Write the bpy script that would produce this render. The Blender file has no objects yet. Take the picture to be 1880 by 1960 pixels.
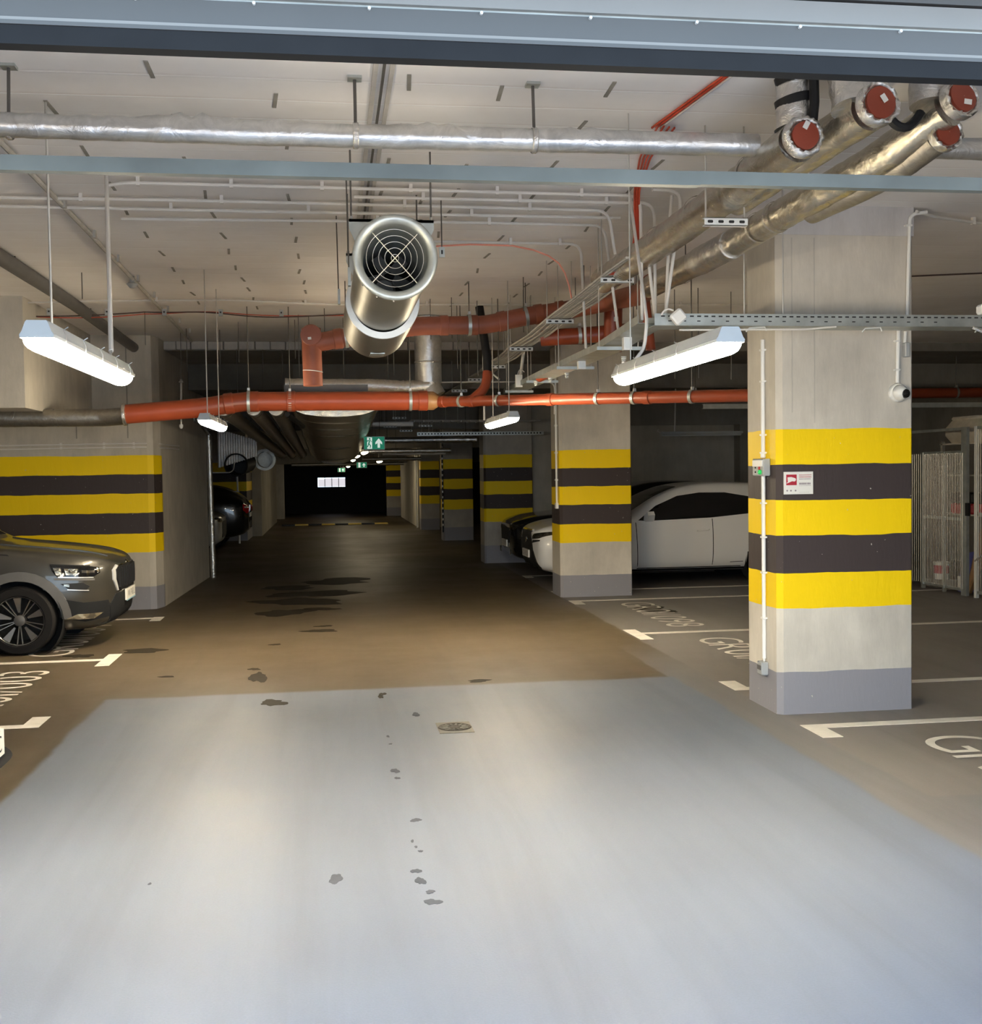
import bpy, bmesh, math, random
from mathutils import Vector, Matrix
from mathutils.bvhtree import BVHTree
random.seed(7)
scene = bpy.context.scene
COL = scene.collection
PI = math.pi

# ------------------------------------------------------------------ camera
cam_data = bpy.data.cameras.new('camera')
cam = bpy.data.objects.new('camera', cam_data)
COL.objects.link(cam)
cam_data.sensor_fit = 'HORIZONTAL'
cam_data.sensor_width = 36.0
cam_data.lens = 36.0 * 2160 / 1880
cam_data.clip_start = 0.05
cam_data.clip_end = 200
_D = Vector(((630.5 - 940) / 2160, (904 - 980) / 2160, 1)).normalized()      # lane direction seen by the lens
_v = Vector((1, -0.0142, 0))
_R = (_v - _v.dot(_D) * _D).normalized()
_N = _D.cross(_R)
# rows of the matrix: lens axes expressed in the world
cx_ = Vector((_R[0], _D[0], -_N[0])); cy_ = Vector((_R[1], _D[1], -_N[1])); cz_ = Vector((_R[2], _D[2], -_N[2]))
rot = Matrix((cx_, -cy_, -cz_)).transposed()
cam.matrix_world = Matrix.Translation((0, 0, 1.65)) @ rot.to_4x4()
scene.camera = cam

# ------------------------------------------------------------------ daylight outside the gate, exposure
world = bpy.data.worlds.new('overcast_sky')
scene.world = world
world.use_nodes = True
_bg = world.node_tree.nodes['Background']
_bg.inputs['Color'].default_value = (0.55, 0.77, 1.0, 1)
_bg.inputs['Strength'].default_value = 2.6
sun_data = bpy.data.lights.new('sun', 'SUN')      # stands behind the building: lights the yard, not the garage
sun_data.energy = 60.0
sun_data.color = (1.0, 0.93, 0.84)
sun_data.angle = math.radians(0.6)
sun = bpy.data.objects.new('sun', sun_data)
COL.objects.link(sun)
sun.rotation_euler = (-math.radians(32), 0, 0)
scene.view_settings.view_transform = 'Standard'
scene.view_settings.look = 'None'
scene.view_settings.gamma = 1.0
scene.view_settings.use_curve_mapping = False
scene.view_settings.exposure = 0.98
try:
    scene.cycles.max_bounces = 10
    scene.cycles.diffuse_bounces = 7
    scene.cycles.glossy_bounces = 4
    scene.cycles.use_denoising = True
    scene.cycles.sample_clamp_indirect = 8.0
except Exception:
    pass

# ------------------------------------------------------------------ materials
def srgb(r, g, b):
    def f(c):
        c /= 255.0
        return c / 12.92 if c <= 0.04045 else ((c + 0.055) / 1.055) ** 2.4
    return (f(r), f(g), f(b), 1)

def new_mat(name):
    m = bpy.data.materials.new(name)
    m.use_nodes = True
    nt = m.node_tree
    return m, nt, nt.nodes['Principled BSDF']

def link(nt, a, ao, b, bi):
    nt.links.new(a.outputs[ao], b.inputs[bi])

def noise(nt, scale, detail=4, rough=0.55, stretch=None, use_world=False):
    n = nt.nodes.new('ShaderNodeTexNoise')
    n.inputs['Scale'].default_value = scale
    n.inputs['Detail'].default_value = detail
    n.inputs['Roughness'].default_value = rough
    if use_world:
        tc = nt.nodes.new('ShaderNodeNewGeometry'); out = 'Position'
    else:
        tc = nt.nodes.new('ShaderNodeTexCoord'); out = 'Object'
    if stretch:
        mp = nt.nodes.new('ShaderNodeMapping')
        mp.inputs['Scale'].default_value = stretch
        link(nt, tc, out, mp, 'Vector'); link(nt, mp, 'Vector', n, 'Vector')
    else:
        link(nt, tc, out, n, 'Vector')
    return n

def ramp(nt, stops, interp='LINEAR'):
    r = nt.nodes.new('ShaderNodeValToRGB')
    cr = r.color_ramp
    cr.interpolation = interp
    while len(cr.elements) < len(stops):
        cr.elements.new(0.5)
    for e, (p, c) in zip(cr.elements, stops):
        e.position = p
        e.color = c if len(c) == 4 else (*c, 1)
    return r

def mix(nt, fac, a, b, mode='MIX'):
    m = nt.nodes.new('ShaderNodeMix')
    m.data_type = 'RGBA'; m.blend_type = mode
    for sock, val in ((0, fac), (6, a), (7, b)):
        if isinstance(val, tuple) and len(val) == 2 and hasattr(val[0], 'outputs'):
            nt.links.new(val[0].outputs[val[1]], m.inputs[sock])
        elif sock == 0:
            m.inputs[0].default_value = val
        else:
            m.inputs[sock].default_value = val
    return m

def math_node(nt, op, a, b=None):
    m = nt.nodes.new('ShaderNodeMath'); m.operation = op
    for i, v in enumerate((a, b)):
        if v is None: continue
        if isinstance(v, tuple): nt.links.new(v[0].outputs[v[1]], m.inputs[i])
        else: m.inputs[i].default_value = v
    return m

def bump(nt, bsdf, tex, strength=0.3, dist=0.01, out='Fac'):
    b = nt.nodes.new('ShaderNodeBump')
    b.inputs['Strength'].default_value = strength
    b.inputs['Distance'].default_value = dist
    link(nt, tex, out, b, 'Height'); link(nt, b, 'Normal', bsdf, 'Normal')

def plain(name, col, rough=0.5, metal=0.0, var=0.15, vscale=6, bstr=0.0, bscale=40, coat=0.0, spec=0.5):
    m, nt, p = new_mat(name)
    n = noise(nt, vscale)
    c2 = tuple(c * (1 - var) for c in col[:3]) + (1,)
    c3 = tuple(min(1, c * (1 + var * .5)) for c in col[:3]) + (1,)
    r = ramp(nt, [(0.3, c2), (0.7, c3)])
    link(nt, n, 'Fac', r, 'Fac'); link(nt, r, 'Color', p, 'Base Color')
    p.inputs['Roughness'].default_value = rough
    p.inputs['Metallic'].default_value = metal
    p.inputs['Coat Weight'].default_value = coat
    p.inputs['Specular IOR Level'].default_value = spec
    if bstr:
        bump(nt, p, noise(nt, bscale, 5), bstr)
    return m

def emissive(name, col, strength, base=(.8, .8, .8, 1)):
    m, nt, p = new_mat(name)
    p.inputs['Base Color'].default_value = base
    p.inputs['Emission Color'].default_value = col
    p.inputs['Emission Strength'].default_value = strength
    return m

YEL = (0.88, 0.60, 0.002, 1)
BLK = (0.050, 0.038, 0.037, 1)
def concrete(name, col, bands=False, ymax=1e4, patchy=0.25, zoff=0.0):
    m, nt, p = new_mat(name)
    n1 = noise(nt, 1.3, 6, 0.6)
    n2 = noise(nt, 9, 5, 0.7, stretch=(1, 1, 0.25))
    c = col[:3]
    r1 = ramp(nt, [(0.25, tuple(x * (1 - patchy) for x in c)), (0.75, tuple(min(1, x * (1 + patchy * .6)) for x in c))])
    link(nt, n1, 'Fac', r1, 'Fac')
    r2 = ramp(nt, [(0.3, (.80, .80, .80)), (0.65, (1.06, 1.06, 1.06))])
    link(nt, n2, 'Fac', r2, 'Fac')
    cc = mix(nt, 0.55, (r1, 'Color'), (r2, 'Color'), 'MULTIPLY')
    last = (cc, 2)
    p.inputs['Roughness'].default_value = 0.85
    p.inputs['Specular IOR Level'].default_value = 0.25
    if bands:
        g = nt.nodes.new('ShaderNodeNewGeometry')
        s = nt.nodes.new('ShaderNodeSeparateXYZ'); link(nt, g, 'Position', s, 'Vector')
        wob = noise(nt, 2.5, 3)
        w = math_node(nt, 'MULTIPLY_ADD', (wob, 'Fac'), 0.03); w.inputs[2].default_value = -0.015 + zoff
        z = math_node(nt, 'ADD', (s, 'Z'), (w, 0))
        zz = math_node(nt, 'DIVIDE', (z, 0), 4.0)
        base = (0.255, 0.25, 0.275, 1)
        st = [(0.0, base), (.267/4, (.3, .3, .3, 1)), (.70/4, YEL), (.935/4, BLK), (1.172/4, YEL), (1.412/4, BLK), (1.648/4, YEL), (1.89/4, (.3, .3, .3, 1))]
        rb = ramp(nt, st, 'CONSTANT'); link(nt, zz, 0, rb, 'Fac')
        sm = [(0.0, (1,)*3), (.267/4, (0,)*3), (.70/4, (1,)*3), (1.89/4, (0,)*3)]
        rm = ramp(nt, sm, 'CONSTANT'); link(nt, zz, 0, rm, 'Fac')
        yl = math_node(nt, 'LESS_THAN', (s, 'Y'), ymax)
        mk = math_node(nt, 'MULTIPLY', (rm, 'Color'), (yl, 0))
        chips = noise(nt, 38, 2, 0.5)
        rc = ramp(nt, [(0.735, (0, 0, 0)), (0.75, (1, 1, 1))]); link(nt, chips, 'Fac', rc, 'Fac')
        inv = math_node(nt, 'SUBTRACT', 1.0, (rc, 'Color'))
        mk2 = math_node(nt, 'MULTIPLY', (mk, 0), (inv, 0))
        dirt = mix(nt, 0.10, (rb, 'Color'), (r2, 'Color'), 'MULTIPLY')
        fin = mix(nt, (mk2, 0), (cc, 2), (dirt, 2))
        last = (fin, 2)
        rr = math_node(nt, 'MULTIPLY_ADD', (mk2, 0), -0.3); rr.inputs[2].default_value = 0.85
        link(nt, rr, 0, p, 'Roughness')
    nt.links.new(last[0].outputs[last[1]], p.inputs['Base Color'])
    bump(nt, p, n2, 0.18, 0.02)
    return m

def foil(name, col=(0.80, 0.78, 0.74, 1), rough=0.25, scale=16, strength=0.7):
    m, nt, p = new_mat(name)
    n = noise(nt, scale, 6, 0.65)
    n.inputs['Distortion'].default_value = 1.6
    r = ramp(nt, [(0.3, tuple(c * .72 for c in col[:3])), (0.7, col[:3])])
    link(nt, n, 'Fac', r, 'Fac'); link(nt, r, 'Color', p, 'Base Color')
    p.inputs['Metallic'].default_value = 0.92
    p.inputs['Roughness'].default_value = rough
    bump(nt, p, n, strength, 0.012)
    return m

M = {}
M['concrete'] = concrete('concrete_grey', (0.50, 0.465, 0.405, 1))
M['col'] = concrete('concrete_striped', (0.60, 0.555, 0.48, 1), bands=True)
M['wall_striped'] = concrete('wall_striped', (0.52, 0.475, 0.40, 1), bands=True, ymax=14.56)
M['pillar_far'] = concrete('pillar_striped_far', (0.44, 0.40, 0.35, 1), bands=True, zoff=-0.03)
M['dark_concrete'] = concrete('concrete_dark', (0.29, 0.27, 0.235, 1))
M['head'] = concrete('concrete_light', (0.56, 0.54, 0.53, 1), patchy=.12)
M['soot_brown'] = plain('sooty_brown', (0.15, 0.135, 0.115, 1), 0.85)  # dark brown used on the deep crossbeam
M['soot'] = plain('soot_black_wall', (0.012, 0.012, 0.013, 1), 0.8)  # near-black used on the end wall
M['brick'] = concrete('block_painted', (0.50, 0.47, 0.43, 1), patchy=.18)
M['pvc'] = plain('orange_pvc', (0.29, 0.052, 0.018, 1), 0.38, var=.14, vscale=5)
M['pvc_cap'] = plain('orange_pvc_cap', (0.27, 0.047, 0.022, 1), 0.42, var=.1, vscale=8)
M['pvc_dusty'] = plain('orange_pvc_dusty', (0.31, 0.088, 0.046, 1), 0.5, var=.25, vscale=4)
M['pvc_tan'] = plain('tan_pvc', (0.34, 0.17, 0.065, 1), 0.4)
M['foil'] = foil('aluminium_foil')
M['foil_bright'] = foil('ribbed_foil', (0.88, 0.86, 0.84, 1), 0.5, 30, 0.6)  # paler foil copy for the ribbed duct; lamplight put into its colour
M['foil_soft'] = foil('aluminium_wrap', (0.80, 0.79, 0.77, 1), 0.33, 10, 0.45)
M['foil_gold'] = foil('gold_foil', (0.60, 0.56, 0.475, 1), 0.24, 9, 0.75)
M['foil_dark'] = foil('dull_foil', (0.42, 0.39, 0.34, 1), 0.4, 12, 0.5)
M['galv'] = plain('galvanised_steel', (0.50, 0.53, 0.51, 1), 0.42, 0.7, .2, 9)
M['rail'] = plain('dull_zinc_rail', (0.17, 0.19, 0.18, 1), 0.5, 0.2, .25, 3)
M['galv_warm'] = plain('galvanised_duct', (0.34, 0.33, 0.28, 1), 0.38, 0.8, .12, 4)
M['rod'] = plain('threaded_rod', (0.14, 0.13, 0.12, 1), 0.5, 0.6)
M['rod_light'] = plain('zinc_rod', (0.55, 0.53, 0.50, 1), 0.4, 0.6)
M['conduit'] = plain('white_conduit', (0.66, 0.63, 0.59, 1), 0.5, 0, .06)
M['white'] = plain('white_plastic', (0.78, 0.77, 0.74, 1), 0.42, 0, .05)
M['white_metal'] = plain('white_coated_steel', (0.74, 0.75, 0.73, 1), 0.4, 0.15, .08)
M['grey_plastic'] = plain('grey_plastic', (0.36, 0.37, 0.37, 1), 0.5, 0, .08)
M['black'] = plain('black_plastic', (0.012, 0.012, 0.013, 1), 0.5, spec=.25)
M['rubber'] = plain('black_rubber', (0.016, 0.017, 0.019, 1), 0.75, spec=.15)
M['dark_slot'] = plain('dark_slot', (0.02, 0.02, 0.02, 1), 0.8)
M['cable_red'] = plain('red_cable', (0.50, 0.06, 0.025, 1), 0.45)
M['cable_pink'] = plain('pink_cable', (0.80, 0.30, 0.22, 1), 0.45)
M['cable_grey'] = plain('grey_cable', (0.44, 0.42, 0.38, 1), 0.55, 0, .2, 12)
M['cable_dark'] = plain('dark_cable', (0.07, 0.045, 0.04, 1), 0.55)
M['gate_blue'] = plain('gate_aluminium', (0.072, 0.072, 0.071, 1), 0.5, 0.05, .06, 3)
M['gate_white'] = plain('gate_white_panel', (0.19, 0.186, 0.175, 1), 0.4, 0, .04)
M['paint'] = plain('road_paint_white', (0.66, 0.63, 0.58, 1), 0.7, 0, .12, 9)
M['stain'] = plain('damp_stain', (0.026, 0.021, 0.014, 1), 0.75, 0, .2, 14, spec=.2)
M['stain_light'] = plain('damp_stain_light', (0.072, 0.080, 0.096, 1), 0.8, 0, .2, 14, spec=.2)
M['iron'] = plain('cast_iron', (0.035, 0.027, 0.02, 1), 0.65, 0.2, .25, 14)
M['drain_frame'] = plain('drain_frame', (0.13, 0.12, 0.105, 1), 0.6, 0.1, .2, 20)
M['lamp'] = emissive('lamp_diffuser', (1.0, 0.85, 0.60, 1), 118.0)
M['lamp_dim'] = emissive('lamp_diffuser_old', (1.0, 0.84, 0.55, 1), 14.0)  # weaker glow set for the far lamps so the deep lane stays dark
M['lamp_socket'] = emissive('lamp_socket', (1.0, 0.70, 0.42, 1), 2.4, (.5, .4, .3, 1))
M['exit_green'] = emissive('exit_green', (0.0, 0.22, 0.12, 1), 0.25, (0, .2, .12, 1))
M['exit_white'] = emissive('exit_white', (0.75, 0.9, 0.82, 1), 0.30, (.8, .8, .8, 1))
M['led_green'] = emissive('led_green', (0.02, 0.8, 0.15, 1), 0.1, (0.02, .5, .1, 1))
M['pane_lit'] = emissive('daylit_pane', (0.90, 0.86, 0.92, 1), 0.42, (.6, .6, .6, 1))
M['red'] = plain('red_print', (0.42, 0.015, 0.035, 1), 0.5)
M['print_grey'] = plain('grey_print', (0.30, 0.25, 0.27, 1), 0.6)
M['crate_red'] = plain('red_crate', (0.45, 0.02, 0.03, 1), 0.5)
M['wood'] = plain('plain_timber', (0.33, 0.19, 0.09, 1), 0.6, 0, .2, 5)
M['sheet'] = plain('plastic_sheet', (0.66, 0.60, 0.50, 1), 0.4, 0, .2, 5, .3, 14)
M['blue_bag'] = plain('blue_bag', (0.18, 0.19, 0.50, 1), 0.6)
M['tyre'] = plain('tyre_rubber', (0.014, 0.013, 0.013, 1), 0.8, spec=.15)
M['alloy'] = plain('alloy_wheel', (0.40, 0.39, 0.37, 1), 0.32, 0.85)
M['wheel_black'] = plain('gloss_black_wheel', (0.012, 0.012, 0.012, 1), 0.25)
M['chrome'] = plain('chrome', (0.75, 0.74, 0.70, 1), 0.12, 1.0, .04)
M['glass'] = plain('car_glass', (0.008, 0.008, 0.009, 1), 0.06, 0, 0)
M['headlight'] = plain('headlight_lens', (0.24, 0.22, 0.18, 1), 0.06, 0.85, .75, 14, .5, 18)
M['cladding'] = plain('grey_cladding', (0.10, 0.096, 0.094, 1), 0.5)
M['plate'] = plain('plate_white', (0.75, 0.73, 0.68, 1), 0.4, 0, .03)
M['taillight'] = plain('tail_lens_red', (0.55, 0.01, 0.015, 1), 0.15)
def car_paint(n, col, metal=.5, rough=.28):
    return plain(n, col, rough, metal, .02, 2, 0, 40, 0.7)
M['paint_graphite'] = car_paint('paint_graphite', (0.055, 0.052, 0.045, 1), .45, .33)
M['paint_white'] = car_paint('paint_white', (0.84, 0.82, 0.79, 1), 0.0, .3)
M['paint_black'] = car_paint('paint_black', (0.013, 0.013, 0.014, 1), .2, .22)
M['paint_silver'] = car_paint('paint_silver', (0.60, 0.61, 0.62, 1), .35, .3)

def ceiling_material():
    m, nt, p = new_mat('ceiling_concrete')
    n1 = noise(nt, 0.9, 5, 0.6)
    r1 = ramp(nt, [(0.3, (0.77, 0.73, 0.70)), (0.7, (0.89, 0.86, 0.845))]); link(nt, n1, 'Fac', r1, 'Fac')
    g = nt.nodes.new('ShaderNodeNewGeometry'); s = nt.nodes.new('ShaderNodeSeparateXYZ'); link(nt, g, 'Position', s, 'Vector')
    wob = noise(nt, 0.8, 3, 0.5, stretch=(.4, 2, 1))
    w = math_node(nt, 'MULTIPLY_ADD', (wob, 'Fac'), 0.16); w.inputs[2].default_value = 0
    y = math_node(nt, 'ADD', (s, 'Y'), (w, 0))
    k = math_node(nt, 'DIVIDE', (y, 0), 0.27)
    fr = math_node(nt, 'FRACT', (k, 0))
    rl = ramp(nt, [(0.0, (.5, .5, .5)), (0.86, (.47, .47, .47)), (0.915, (.12, .12, .12)), (0.955, (1, 1, 1)), (1.0, (.5, .5, .5))]); link(nt, fr, 0, rl, 'Fac')
    gap = noise(nt, 1.7, 2, 0.5, stretch=(.5, 3, 1))
    rg = ramp(nt, [(0.38, (0.12,)*3), (0.58, (0.75,)*3)]); link(nt, gap, 'Fac', rg, 'Fac')
    mm = mix(nt, (rg, 'Color'), (r1, 'Color'), (rl, 'Color'), 'OVERLAY')
    nt.links.new(mm.outputs[2], p.inputs['Base Color'])
    p.inputs['Roughness'].default_value = 0.9
    p.inputs['Specular IOR Level'].default_value = 0.2
    bump(nt, p, rl, 0.35, 0.008, 'Color')
    return m
M['ceiling'] = ceiling_material()

def floor_material():
    m, nt, p = new_mat('floor_coating')
    g = nt.nodes.new('ShaderNodeNewGeometry'); s = nt.nodes.new('ShaderNodeSeparateXYZ'); link(nt, g, 'Position', s, 'Vector')
    edge = noise(nt, 1.5, 3, 0.6)
    e = math_node(nt, 'MULTIPLY_ADD', (edge, 'Fac'), 0.10); e.inputs[2].default_value = -0.05
    X = math_node(nt, 'ADD', (s, 'X'), (e, 0)); Y = math_node(nt, 'ADD', (s, 'Y'), (e, 0))
    def band(node, lo, hi, soft):
        mr = nt.nodes.new('ShaderNodeMapRange'); mr.interpolation_type = 'SMOOTHSTEP'
        mr.inputs['From Min'].default_value = lo; mr.inputs['From Max'].default_value = lo + soft
        link(nt, node, 0, mr, 'Value')
        mr2 = nt.nodes.new('ShaderNodeMapRange'); mr2.interpolation_type = 'SMOOTHSTEP'
        mr2.inputs['From Min'].default_value = hi - soft; mr2.inputs['From Max'].default_value = hi
        mr2.inputs['To Min'].default_value = 1; mr2.inputs['To Max'].default_value = 0
        link(nt, node, 0, mr2, 'Value')
        return math_node(nt, 'MULTIPLY', (mr, 0), (mr2, 0))
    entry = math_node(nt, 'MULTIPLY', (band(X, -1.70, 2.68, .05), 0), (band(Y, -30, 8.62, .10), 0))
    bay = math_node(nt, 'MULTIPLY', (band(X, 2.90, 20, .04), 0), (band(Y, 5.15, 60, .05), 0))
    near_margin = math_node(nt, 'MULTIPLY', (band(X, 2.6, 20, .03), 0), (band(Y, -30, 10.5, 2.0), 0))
    far = band(Y, 16.5, 90, 5)  # weak light deep in the lane, put into the floor colour
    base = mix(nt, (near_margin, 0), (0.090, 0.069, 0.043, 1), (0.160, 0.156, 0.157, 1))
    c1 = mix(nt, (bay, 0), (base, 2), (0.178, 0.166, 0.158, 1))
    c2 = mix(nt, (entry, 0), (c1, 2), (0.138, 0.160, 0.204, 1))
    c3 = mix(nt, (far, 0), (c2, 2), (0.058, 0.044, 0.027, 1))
    # wheel tracks along the lane, cloudy dirt, fine grit
    st = noise(nt, 1.0, 5, 0.6, stretch=(3.2, 0.16, 1)); st.inputs['Distortion'].default_value = .5
    rs = ramp(nt, [(0.3, (.80, .79, .78)), (0.5, (1, 1, 1)), (0.7, (1.13, 1.12, 1.12))]); link(nt, st, 'Fac', rs, 'Fac')
    cl = noise(nt, 0.55, 6, 0.65)
    rc = ramp(nt, [(0.3, (.80, .78, .76)), (0.65, (1.07, 1.07, 1.07))]); link(nt, cl, 'Fac', rc, 'Fac')
    gr = noise(nt, 120, 3, 0.6)
    rg = ramp(nt, [(0.3, (.92, .92, .92)), (0.7, (1.05, 1.05, 1.05))]); link(nt, gr, 'Fac', rg, 'Fac')
    a = mix(nt, 0.65, (c3, 2), (rs, 'Color'), 'MULTIPLY')
    b = mix(nt, 0.75, (a, 2), (rc, 'Color'), 'MULTIPLY')
    c = mix(nt, 0.6, (b, 2), (rg, 'Color'), 'MULTIPLY')
    nt.links.new(c.outputs[2], p.inputs['Base Color'])
    rr = ramp(nt, [(0.3, (.42,)*3), (0.7, (.62,)*3)]); link(nt, cl, 'Fac', rr, 'Fac')
    link(nt, rr, 'Color', p, 'Roughness')
    p.inputs['Specular IOR Level'].default_value = 0.35
    bump(nt, p, gr, 0.12, 0.004)
    return m
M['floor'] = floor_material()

# ------------------------------------------------------------------ mesh helpers
def V(*a):
    return Vector(a[0]) if len(a) == 1 else Vector(a)

class B:
    """Collects shapes for ONE mesh object."""
    def __init__(s):
        s.v = []; s.f = []
    def add(s, vs, fs):
        o = len(s.v)
        s.v += [tuple(x) for x in vs]
        s.f += [tuple(i + o for i in q) for q in fs]
        return s
    def box(s, lo, hi, mtx=None):
        x0, y0, z0 = lo; x1, y1, z1 = hi
        vs = [Vector(q) for q in ((x0,y0,z0),(x1,y0,z0),(x1,y1,z0),(x0,y1,z0),(x0,y0,z1),(x1,y0,z1),(x1,y1,z1),(x0,y1,z1))]
        if mtx: vs = [mtx @ q for q in vs]
        return s.add(vs, [(0,3,2,1),(4,5,6,7),(0,1,5,4),(1,2,6,5),(2,3,7,6),(3,0,4,7)])
    def bbox(s, lo, hi, b=0.01):
        """box with chamfered long edges (all edges along z plus top and bottom rims)"""
        x0,y0,z0 = lo; x1,y1,z1 = hi
        def ringp(z, k):
            return [(x0+b+k,y0+k,z),(x1-b-k,y0+k,z),(x1-k,y0+b+k,z),(x1-k,y1-b-k,z),(x1-b-k,y1-k,z),(x0+b+k,y1-k,z),(x0+k,y1-b-k,z),(x0+k,y0+b+k,z)]
        vs = ringp(z0, b*.6) + ringp(z0+b, 0) + ringp(z1-b, 0) + ringp(z1, b*.6)
        fs = [tuple(range(7,-1,-1)), tuple(range(24,32))]
        for r in range(3):
            for i in range(8):
                j = (i+1) % 8
                fs.append((r*8+i, r*8+j, r*8+8+j, r*8+8+i))
        return s.add(vs, fs)
    def prism(s, poly, z0, z1):
        n = len(poly)
        vs = [(x,y,z0) for x,y in poly] + [(x,y,z1) for x,y in poly]
        fs = [tuple(range(n-1,-1,-1)), tuple(range(n,2*n))] + [(i,(i+1)%n,n+(i+1)%n,n+i) for i in range(n)]
        return s.add(vs, fs)
    def extrude(s, poly3, d):
        n = len(poly3); d = Vector(d)
        vs = [Vector(q) for q in poly3] + [Vector(q)+d for q in poly3]
        fs = [tuple(range(n-1,-1,-1)), tuple(range(n,2*n))] + [(i,(i+1)%n,n+(i+1)%n,n+i) for i in range(n)]
        return s.add(vs, fs)
    def frame(s, d):
        d = Vector(d).normalized()
        a = Vector((0,0,1)) if abs(d.z) < .9 else Vector((1,0,0))
        u = d.cross(a).normalized(); w = d.cross(u).normalized()
        return u, w
    def cyl(s, p0, p1, r0, r1=None, n=16, caps=True):
        p0 = Vector(p0); p1 = Vector(p1); r1 = r0 if r1 is None else r1
        u, w = s.frame(p1-p0)
        vs = []
        for p, r in ((p0,r0),(p1,r1)):
            for i in range(n):
                t = 2*PI*i/n
                vs.append(p + (u*math.cos(t)+w*math.sin(t))*r)
        fs = [(i,(i+1)%n,n+(i+1)%n,n+i) for i in range(n)]
        if caps: fs += [tuple(range(n-1,-1,-1)), tuple(range(n,2*n))]
        return s.add(vs, fs)
    def lathe(s, prof, o, axis, n=24, closed=False):
        """prof: list of (radius, distance along axis)"""
        o = Vector(o); ax = Vector(axis).normalized(); u, w = s.frame(ax)
        vs = []
        for r, t in prof:
            for i in range(n):
                a = 2*PI*i/n
                vs.append(o + ax*t + (u*math.cos(a)+w*math.sin(a))*max(r,1e-5))
        fs = []
        k = len(prof)
        for j in range(k if closed else k-1):
            for i in range(n):
                a = j*n; b2 = ((j+1) % k)*n
                fs.append((a+i, a+(i+1)%n, b2+(i+1)%n, b2+i))
        return s.add(vs, fs)
    def tube(s, pts, r, n=10, caps=True, radii=None):
        pts = [Vector(p) for p in pts]
        T = []
        for i in range(len(pts)):
            a = pts[max(0,i-1)]; b = pts[min(len(pts)-1,i+1)]
            T.append((b-a).normalized())
        u, w = s.frame(T[0])
        vs = []
        for i, p in enumerate(pts):
            if i:
                u = (u - T[i]*u.dot(T[i])).normalized(); w = T[i].cross(u)
            k = 1.0
            if 0 < i < len(pts)-1:
                c = (pts[i]-pts[i-1]).normalized().dot(T[i]); k = 1/max(.5, c)
            rr = radii[i] if radii else r
            for j in range(n):
                t = 2*PI*j/n
                vs.append(p + (u*math.cos(t)+w*math.sin(t))*rr)
        fs = []
        for i in range(len(pts)-1):
            for j in range(n):
                fs.append((i*n+j, i*n+(j+1)%n, (i+1)*n+(j+1)%n, (i+1)*n+j))
        if caps: fs += [tuple(range(n-1,-1,-1)), tuple(range((len(pts)-1)*n, len(pts)*n))]
        return s.add(vs, fs)
    def ring(s, o, axis, R, r, n=24, m=6):
        prof = [(R + r*math.cos(2*PI*k/m), r*math.sin(2*PI*k/m)) for k in range(m)]
        return s.lathe(prof, o, axis, n, closed=True)
    def mesh(s, name, mat, smooth=35):
        me = bpy.data.meshes.new(name)
        me.from_pydata(s.v, [], s.f)
        me.materials.append(mat)
        bm = bmesh.new(); bm.from_mesh(me)
        bmesh.ops.recalc_face_normals(bm, faces=bm.faces[:])
        bm.to_mesh(me); bm.free()
        if smooth:
            me.polygons.foreach_set('use_smooth', [True]*len(me.polygons))
            me.set_sharp_from_angle(angle=math.radians(smooth))
        me.update()
        return me
    def obj(s, name, mat, parent=None, smooth=35, **kw):
        if isinstance(mat, str): mat = M[mat]
        o = bpy.data.objects.new(name, s.mesh(name, mat, smooth))
        COL.objects.link(o)
        if parent is not None:
            o.parent = parent
            o.matrix_parent_inverse = Matrix.Translation(-Vector(parent.location)) if parent.get('_w') else Matrix.Identity(4)
        tag(o, **kw)
        return o

def tag(o, label=None, cat=None, group=None, kind=None):
    if label: o['label'] = label
    if cat: o['category'] = cat
    if group: o['group'] = group
    if kind: o['kind'] = kind
    return o

def thing(name, loc, label, cat, group=None, world=True, kind=None):
    """Empty at the base of a thing. world=True: its parts are given in world coordinates."""
    o = bpy.data.objects.new(name, None)
    o.empty_display_size = .1
    COL.objects.link(o)
    o.location = loc
    if world: o['_w'] = 1
    return tag(o, label, cat, group, kind)

def instance(mesh_obj, name, parent, loc=None, mtx=None):
    o = bpy.data.objects.new(name, mesh_obj.data)
    COL.objects.link(o)
    o.parent = parent
    if parent is not None and parent.get('_w'):
        o.matrix_parent_inverse = Matrix.Translation(-Vector(parent.location))
    if mtx is not None: o.matrix_basis = mtx
    elif loc is not None: o.location = loc
    return o

def copy_tree(o, parent=None):
    c = o.copy(); COL.objects.link(c); c.parent = parent
    for ch in list(o.children): copy_tree(ch, c)
    return c

def arc(p0, p1, p2, k=8):
    """rounded corner between p0-p1-p2 (quadratic)"""
    p0, p1, p2 = Vector(p0), Vector(p1), Vector(p2)
    return [p0*(1-t)**2 + p1*2*t*(1-t) + p2*t*t for t in [i/k for i in range(k+1)]]

def bend(pts, r):
    """polyline with its corners rounded"""
    pts = [Vector(p) for p in pts]
    out = [pts[0]]
    for a, b, c in zip(pts, pts[1:], pts[2:]):
        ra = min(r, (b-a).length*.49); rc = min(r, (c-b).length*.49)
        out += arc(b+(a-b).normalized()*ra, b, b+(c-b).normalized()*rc, 6)
    out.append(pts[-1])
    return out
# ================================================================== THE SETTING
CEIL = 3.35
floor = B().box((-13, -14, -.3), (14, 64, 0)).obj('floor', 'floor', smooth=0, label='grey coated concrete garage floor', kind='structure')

ceiling = B().box((-13, 2.2, CEIL), (14, 16.8, CEIL + .3)).obj('ceiling', 'ceiling', smooth=0, label='pale concrete slab ceiling with formwork lines', kind='structure')
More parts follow.
